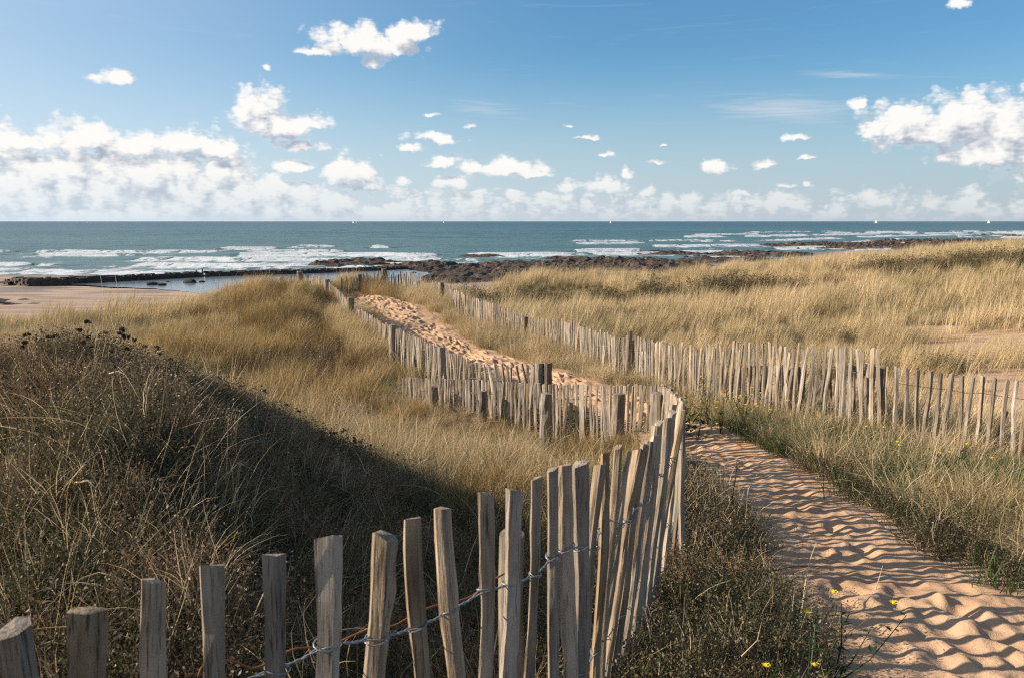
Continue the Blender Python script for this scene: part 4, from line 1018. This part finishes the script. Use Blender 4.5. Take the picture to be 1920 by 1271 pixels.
# 1 far dunes
p = pts_in(-40, 62, 8, 68, 9.5); p = p[fieldmask(p) | (p[:, 1] > edge(p[:, 0]) - 4)]; p = p[p[:, 1] < edge(p[:, 0]) + 3.5]; p = p[on_path(p) > 1.15]
s_ = sandy(p[:, 0], p[:, 1]); p = keep(p, 1 - .78 * sstep(s_ + .5 * fbm(p[:, 0] / .8, p[:, 1] / .8, 3), .45, .9))
p = keep(p, .35 + .65 * sstep(fbm(p[:, 0] / 1.1 + 44, p[:, 1] / 1.1 + 44, 3), -.35, .1))
far = p[p[:, 1] > 19]; mid = p[p[:, 1] <= 19]
nz = lambda p, s, o=0: fbm(p[:, 0] / s + o, p[:, 1] / s + o, 3)
scatter('dune_grass', 'marram_far', far, .66 + .5 * nz(far, 2.5) + .25 * nz(far, 7, 3) + .16 * rng.normal(size=len(far)), clumpy(far, 1.2, 9, .45, 1.35) * rng.uniform(.7, 1.15, len(far)) * near_fence(far, LD, 4, .55), ("yellow marram grass covering the far dunes, leaning right", 'grass'), tilt=.08, lean_keep=True)
m2 = pts_in(-2, 14, 8, 20, 16); m2 = m2[fieldmask(m2)]; m2 = keep(m2, 1 - .9 * sstep(sandy(m2[:, 0], m2[:, 1]) + .6 * fbm(m2[:, 0] / .7, m2[:, 1] / .7, 3), .45, .85))
scatter('dune_grass', 'marram_mid', m2, .68 + .5 * nz(m2, 1.4) + .2 * rng.normal(size=len(m2)), clumpy(m2, .9, 9, .4, 1.05) * rng.uniform(.6, 1.15, len(m2)), ("straw coloured marram grass just behind the right fence", 'grass'), tilt=.1, lean_keep=True)
m3 = pts_in(-6, 34, 7, 42, 8); m3 = m3[fieldmask(m3)]; m3 = keep(m3, 1 - .97 * sstep(sandy(m3[:, 0], m3[:, 1]), .5, .8))
scatter('brown_ground_cover', 'straw_mid', m3, .35 + .5 * nz(m3, 2.2, 20), rng.uniform(.5, .95, len(m3)), ("low brown and green ground cover between the marram tufts", 'ground cover'), tilt=.2)
# 2 golden dune and slope on the left
gl = pts_in(-14, 1, 10, 34, 34); w = golden_w(gl); gl = keep(gl, w * .95); gl = gl[on_path(gl) > 1.05]; gl = gl[gl[:, 1] < edge(gl[:, 0]) + 2.5]; gl = gl[~fieldmask(gl)]
scatter('golden_grass', 'golden', gl, .52 + .95 * nz(gl, .9, 3) + .2 * rng.normal(size=len(gl)), rng.uniform(.6, 1.2, len(gl)) * clumpy(gl, .8, 6, .45, 1.35) * near_fence(gl, LD, 2.2, .5), ("dense golden brown grass on the dune left of the path", 'grass'), tilt=.12, lean_keep=True)
# 3 hollow and left slopes
hl = pts_in(-22, 6, 5.2, 27, 44); t = on_path(hl); hl = hl[(t > 1.12)]; hl = hl[~fieldmask(hl)]; hl = keep(hl, (1 - .8 * golden_w(hl)) * (1 - mound(hl))); hl = hl[hl[:, 1] < edge(hl[:, 0]) + 3]
scatter('straw_grass', 'straw_mid', hl, .62 + .7 * nz(hl, .7, 11) + .3 * nz(hl, 3, 1) + .2 * rng.normal(size=len(hl)), rng.uniform(.5, 1.1, len(hl)) * clumpy(hl, .8, 8, .45, 1.35) * near_fence(hl, LC, 1.3, .5), ("tangled straw grass filling the hollow behind the near fence", 'grass'), tilt=.22)
g2 = keep(hl, .6 * sstep(nz(hl, 1.3, 31), -.15, .25)); g2 = g2 + rng.normal(size=g2.shape) * .1
scatter('green_undergrowth', 'green', g2, .35 + .6 * nz(g2, 1, 2), rng.uniform(.9, 1.9, len(g2)) * near_fence(g2, LC, 3, .6), ("greener undergrowth among the straw grass of the hollow", 'undergrowth'))
gh = keep(hl, .45 * sstep(nz(hl, 1.1, 63), .0, .3))
scatter('brown_tussocks', 'golden', gh, .35 + .5 * nz(gh, .8, 2) + .15 * rng.normal(size=len(gh)), rng.uniform(.4, .95, len(gh)) * near_fence(gh, LC, 1.0, .5), ("rusty brown tussocks scattered through the hollow", 'grass'), tilt=.3)
tl = pts_in(-14, 5, 6, 24, 8); tl = tl[(on_path(tl) > 1.3) & ~fieldmask(tl)]; tl = keep(tl, (1 - mound(tl) * .6) * sstep(poly_dist(tl, LC), .8, 3.0))
scatter('tall_stems', 'tall', tl, .85 + .2 * rng.normal(size=len(tl)), rng.uniform(.5, 1.25, len(tl)), ("pale tall stems bending right above the straw grass", 'grass'), lean_keep=True, tilt=.15)
# 4 the left mound
mo = pts_in(-7, 1.2, .9, 7.6, 230, 1.0, 1.0); w = mound(mo); mo = keep(mo, w)
scatter('heath_scrub', 'scrub', mo, .32 + .7 * nz(mo, .5, 5) + .10 * rng.normal(size=len(mo)) + .28 * sstep(-mo[:, 0], 1.2, 3.0), rng.uniform(.7, 1.35, len(mo)), ("dark heath scrub with small brown leaves on the shaded mound", 'scrub'), tilt=.3)
mg = keep(mo, .19); mg = mg + rng.normal(size=mg.shape) * .05
scatter('mound_grass', 'straw_near', mg, .45 + .35 * nz(mg, .9, 15) + .15 * rng.normal(size=len(mg)), rng.uniform(.6, 1.35, len(mg)), ("thin dry grass threading through the scrub of the mound", 'grass'), tilt=.35)
mt_ = keep(mo, .007); scatter('mound_stems', 'tall', mt_, .7 + .2 * rng.normal(size=len(mt_)), rng.uniform(.45, .85, len(mt_)), ("pale long stems standing out of the mound scrub", 'grass'), lean_keep=True, tilt=.3)
# seed heads along the crest of the mound
um = []
for (px, d) in [(130, 4.3), (180, 4.4), (230, 4.6), (280, 4.9), (330, 5.1), (400, 5.4), (460, 5.6), (520, 5.85), (580, 6.05), (640, 6.25), (700, 6.4), (760, 6.5)]:
    k = 9
    um.append(np.c_[(px - 960) / F * d + rng.normal(size=k) * .16, d + rng.normal(size=k) * .22])
um = np.vstack(um); scatter('seed_heads', 'umbel', um, rng.uniform(.1, .9, len(um)), rng.uniform(.35, .8, len(um)), ("dark dried seed heads lining the crest of the mound", 'seed heads'), tilt=.25)
# 5 verge between near fence and path, and behind the near fence
def near_left_of_path(p): return p[:, 0] < pcx(p[:, 1])
vg = pts_in(-.3, 3.2, .8, 6.5, 150, 1.2, 1.2); t = on_path(vg); vg = vg[(t > 1.04) & near_left_of_path(vg)]; vg = keep(vg, 1 - mound(vg))
scatter('verge_scrub', 'scrub', keep(vg, .55), .42 + .35 * nz(keep(vg, 1), .5, 2)[:0].sum() + .25 * rng.random(1), rng.uniform(.6, 1.1, 1), ("x", 'x')) if False else None
v1 = keep(vg, .8); scatter('verge_scrub', 'scrub', v1, .28 + .55 * nz(v1, .45, 2) + .14 * rng.normal(size=len(v1)), rng.uniform(.7, 1.45, len(v1)), ("low scrub between the near fence and the sand path", 'scrub'), tilt=.3)
v2 = keep(vg, .24); scatter('verge_grass', 'straw_near', v2, .52 + .45 * nz(v2, .5, 8) + .2 * rng.normal(size=len(v2)), rng.uniform(.6, 1.3, len(v2)), ("dry curling grass between the near fence and the sand path", 'grass'), tilt=.35)
v3 = keep(vg, .16); scatter('verge_green', 'green', v3, .3 + .3 * rng.random(len(v3)), rng.uniform(.6, 1.2, len(v3)), ("green sprouts at the foot of the near fence", 'grass'))
# 6 right verge
rv = pts_in(1, 12, 1.5, 13.5, 80, 1.0, 2.0); t = on_path(rv); rv = rv[(t > 1.08) & ~near_left_of_path(rv) & ~fieldmask(rv)]
tt_ = path_t(rv[:, 0], rv[:, 1])
v1 = keep(rv, .98 * (1 - .7 * sstep(tt_, 1.35, 2.4))); scatter('right_verge_scrub', 'scrub', v1, .30 + .55 * nz(v1, .7, 2) + .1 * rng.normal(size=len(v1)), rng.uniform(.7, 1.4, len(v1)), ("brown and green scrub edging the path on its right", 'scrub'), tilt=.3)
v2 = keep(rv, .12 + .38 * sstep(tt_, 1.4, 2.6)); scatter('right_verge_grass', 'straw_near', v2, .62 + .5 * nz(v2, .8, 8) + .18 * rng.normal(size=len(v2)), rng.uniform(.6, 1.3, len(v2)) * clumpy(v2, .6, 4, .5, 1.3) * near_fence(v2, LG, 1.2, .6), ("dry straw grass in front of the right fence", 'grass'), tilt=.35)
gz = nz(rv, .9, 50); v3 = keep(rv, .85 * sstep(gz, -.15, .2)); scatter('right_verge_green', 'green', v3, .25 + .3 * nz(v3, .6, 1), rng.uniform(.9, 2.0, len(v3)), ("fresh green grass patches right of the path", 'grass'))
# verge left of upper path in front of the long right fence
uv = pts_in(-4, 4, 9, 27, 60); t = path_t(uv[:, 0], uv[:, 1]); uv = uv[(on_path(uv) > 1.1) & (t < 4) & ~near_left_of_path(uv) & ~fieldmask(uv)]
scatter('upper_verge_grass', 'straw_mid', uv, .6 + .5 * nz(uv, .8, 8), rng.uniform(.6, 1.25, len(uv)) * clumpy(uv, .7, 4, .5, 1.5) * near_fence(uv, LG, .7, .7), ("grass strip between the upper path and the winding fence", 'grass'), tilt=.25)
uh = pts_in(-7, -1.5, 24.5, 32, 26); uh = uh[(on_path(uh) > 1.15)]
scatter('crest_grass', 'marram_mid', uh, .5 + .4 * nz(uh, 1.6, 8), rng.uniform(.5, 1.05, len(uh)) * near_fence(uh, LF, 3, .35) * near_fence(uh, LD, 2, .5), ("marram clumps around the head of the path", 'grass'), lean_keep=True)

# pale broken stems lying in arches, and dark scrub pockets
for nm_, src_p, dn in (('mound_tangle', mo, .045), ('verge_tangle', vg, .10), ('right_verge_tangle', rv, .08), ('hollow_tangle', hl, .17)):
    q_ = keep(src_p, dn); scatter(nm_, 'tangle', q_, .82 + .2 * rng.normal(size=len(q_)), rng.uniform(.5, 1.3, len(q_)) * (1.35 if nm_ == 'hollow_tangle' else 1),
        ({'mound_tangle': "arching dead stems over the mound scrub", 'verge_tangle': "pale broken stems between the near fence and the sand", 'right_verge_tangle': "pale broken stems in the verge right of the path", 'hollow_tangle': "pale arching stems scattered through the hollow"}[nm_], 'dead stems'), tilt=.45)
pk = pts_in(-14, 3, 8, 28, 14); pk = pk[(on_path(pk) > 1.15) & ~fieldmask(pk) & (nz(pk, 1.3, 77) > .25)]; pk = keep(pk, golden_w(pk) * (poly_dist(pk, LC) > 2.5))
scatter('scrub_pockets', 'scrub', pk, .35 + .3 * rng.random(len(pk)), rng.uniform(1.4, 2.8, len(pk)), ("dark scrub pockets between the golden tussocks", 'scrub'), tilt=.3)
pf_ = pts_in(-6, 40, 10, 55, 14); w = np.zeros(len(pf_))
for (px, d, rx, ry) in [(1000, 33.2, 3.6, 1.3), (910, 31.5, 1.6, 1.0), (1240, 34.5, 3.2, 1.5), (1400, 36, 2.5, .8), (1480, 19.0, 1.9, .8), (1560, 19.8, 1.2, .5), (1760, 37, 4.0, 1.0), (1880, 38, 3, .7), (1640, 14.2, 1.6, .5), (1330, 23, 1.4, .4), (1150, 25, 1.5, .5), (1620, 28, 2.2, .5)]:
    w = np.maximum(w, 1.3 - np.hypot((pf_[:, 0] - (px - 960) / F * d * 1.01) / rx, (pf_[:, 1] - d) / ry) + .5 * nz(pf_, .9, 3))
pf_ = pf_[fieldmask(pf_) & (w > .35)]  # brown patches; in the far hollows the dark scrub stands in for shade
scatter('field_scrub', 'scrub', pf_, .18 + .3 * rng.random(len(pf_)), rng.uniform(1.3, 2.6, len(pf_)) * (1 + 1.3 * sstep(pf_[:, 1], 28, 31)), ("brown scrub patches among the marram of the right field, enlarged in the far hollows to imitate shade", 'scrub'), tilt=.3)

LB = W2([(889, 12.9), (829, 13.9), (754, 15.8), (715, 17.4), (690, 18.8), (664, 20.5)])
fb = np.c_[rng.uniform(-6, -1, 5000), rng.uniform(16.5, 21.5, 5000)]; dd = poly_dist(fb, LB); fb = fb[(dd > .12) & (dd < .75) & (fb[:, 0] < np.interp(fb[:, 1], [q_[1] for q_ in LB], [q_[0] for q_ in LB]))]
scatter('fence_side_grass', 'marram_mid', fb, .35 + .4 * rng.random(len(fb)), rng.uniform(.7, 1.2, len(fb)), ("tall grass leaning against the left fence of the upper path", 'grass'), tilt=.12, lean_keep=True)
# litter of dry stems dropped on the sand
lt = pts_in(-3, 4, 1.5, 20, 5); lt = lt[path_t(lt[:, 0], lt[:, 1]) < .95]
scatter('sand_litter', 'tangle', lt, .5 + .4 * rng.random(len(lt)), rng.uniform(.08, .22, len(lt)), ("scraps of dry stem dropped on the sand path", 'litter'), tilt=1.2, zoff=.02)

# ------------------------------------------------------------------ single plants
def leafy(px, d, h, label, flowers=0, leaves=60, seed=0, spread=.25):
    q = np.random.default_rng(seed); x = (px - 960) / F * d; g0 = float(ground(np.array([x]), np.array([float(d)]))[0])
    root = empty('flowering_plant' if flowers else 'leafy_plant', (x, d, g0)); tag(root, label, 'plant')
    st = MB(); lf = MB(); fl = MB(); ns_ = 5 if leaves > 40 else 4
    tips = []
    for k in range(ns_):
        tip = np.array([q.normal() * spread * .5, q.normal() * spread * .5, h * q.uniform(.7, 1.05)]); tips.append(tip); mid = tip * .5 + q.normal(size=3) * .02
        v, f = tube([(0, 0, -.02), mid, tip], [.004, .003, .002], 4); st.add(v, f)
        for j in range(leaves // ns_):
            t = q.uniform(.12, 1) ; p = 2 * mid * t * (1 - t) + tip * t * t; a = q.uniform(0, 6.28); s = (.10 if not flowers else .05) * q.uniform(.6, 1.1) * (1.2 - t * .5)
            u = np.array([math.cos(a), math.sin(a), q.uniform(.1, .7)]); u /= np.linalg.norm(u); w_ = np.cross(u, [0, 0, 1]); w_ /= np.linalg.norm(w_)
            lf.add(np.array([p, p + u * s * .5 + w_ * s * .2 , p + u * s + [0, 0, -s * .15], p + u * s * .5 - w_ * s * .2, p + u * s * .5 - [0, 0, s * .06]]), [(0, 1, 4), (1, 2, 4), (2, 3, 4), (3, 0, 4)])
    o = st.build('stem', M['leafy'], root); o = lf.build('foliage', M['leafy'], root)
    for k in range(flowers):
        c = tips[k % len(tips)] + q.normal(size=3) * [.04, .04, .03]; mb = MB(); m_ = 9
        for j in range(m_):
            a = j / m_ * 6.283; u = np.array([math.cos(a), math.sin(a), .25]); w_ = np.array([-math.sin(a), math.cos(a), 0]); s = .017
            mb.add(np.array([c, c + u * s * .6 + w_ * s * .3, c + u * s * 1.1, c + u * s * .6 - w_ * s * .3]), [(0, 1, 2, 3)])
        v, f = tube([c - [0, 0, .004], c + [0, 0, .006]], .006, 6); mb.add(v, f); mb.build('flower', M['yellow'], root)
    return root
leafy(1290, 9.0, .55, "lush bright green plant with broad leaves at the fence corner post", 0, 110, 1, .5)
leafy(1272, 9.4, .5, "smaller green leafy plant directly behind the corner pales", 0, 50, 2, .3)
for k, (px, d, h, nf, lb) in enumerate([(1338, 9.3, .62, 5, "tallest yellow flowered plant left of the tall fence"), (1362, 8.9, .5, 6, "yellow flowered plant two steps right of the leafy green plant"), (1400, 8.9, .50, 5, "bushy yellow flowered plant at the foot of the tall fence"),
                             (1425, 8.7, .48, 4, "yellow flowered plant leaning on the tall fence pales"), (1405, 9.2, .55, 3, "thin yellow flowered stem close to the tall fence wires"), (1452, 8.5, .42, 3, "low yellow flowered plant in the green verge under the tall fence"), (1318, 8.6, .40, 4, "short yellow flowered plant at the path edge near the leafy plant"),
                             (1670, 7.4, .35, 2, "yellow flowers in straw grass below the end of the tall fence"), (1690, 7.1, .3, 2, "pair of yellow flowers in front of the first regular pales"), (1812, 6.4, .32, 2, "yellow flowers below the regular pales near the right edge"), (1850, 6.5, .33, 3, "rightmost yellow flowered plant before the regular pales"),
                             (1570, 2.75, .26, 2, "nearest yellow flowered plant beside the sand at the bottom"), (1515, 2.6, .24, 2, "yellow flowered plant left of the nearest one at the bottom"), (1610, 2.9, .36, 2, "small yellow flower standing at the sand edge")]):
    leafy(px, d, h, lb, nf, 34, 10 + k, .2)
def twig(pts, r0, label, name='dry_stem', mat='twig'):
    v, f = tube([P(*q) for q in pts], np.linspace(r0, r0 * .4, len(pts)), 5); b = P(*pts[0]); v = v - b
    o = mesh_obj(name, v, f, M[mat], None, True); o.location = b; tag(o, label, 'stem'); return o
M['palestem'] = simple("pale_dry_stem", (.50, .40, .27), .8, .2)
twig([(1372, 945, 5.3), (1376, 915, 5.3), (1380, 890, 5.3), (1382, 862, 5.3)], .005, "thin dark twig standing upright at the left edge of the sand")
twig([(70, 960, 2.9), (120, 915, 2.85), (160, 870, 2.8)], .006, "straight pale stem slanting across the left mound", mat='palestem')
twig([(140, 905, 2.85), (165, 900, 2.8), (180, 915, 2.8), (184, 945, 2.8), (192, 962, 2.8)], .004, "hooked pale stem curling over on the left mound", mat='palestem')
twig([(205, 700, 3.9), (222, 695, 3.85), (240, 705, 3.85), (243, 722, 3.85)], .004, "small pale arching stem below the mound crest", mat='palestem')
twig([(1430, 1075, 3.6), (1480, 1062, 3.7), (1550, 1060, 3.8)], .005, "dark fallen branch lying on the sand edge", mat='twig')
twig([(1640, 1110, 3.9), (1648, 1085, 3.9), (1655, 1060, 3.9)], .003, "single thin stem rising from the middle of the sand", mat='palestem')
twig([(1390, 1230, 2.6), (1420, 1200, 2.6), (1432, 1150, 2.6)], .0022, "curved straw stem at the bottom beside the sand", mat='palestem')
twig([(225, 640, 3.6), (212, 610, 3.7), (195, 560, 3.8), (188, 515, 3.9)], .0013, "long thin grass stalk rising in front of the sea wall", mat='palestem')
twig([(240, 650, 3.6), (232, 600, 3.7), (220, 540, 3.8), (212, 495, 3.9)], .0013, "second thin grass stalk rising to the surf just right of the first", mat='palestem')
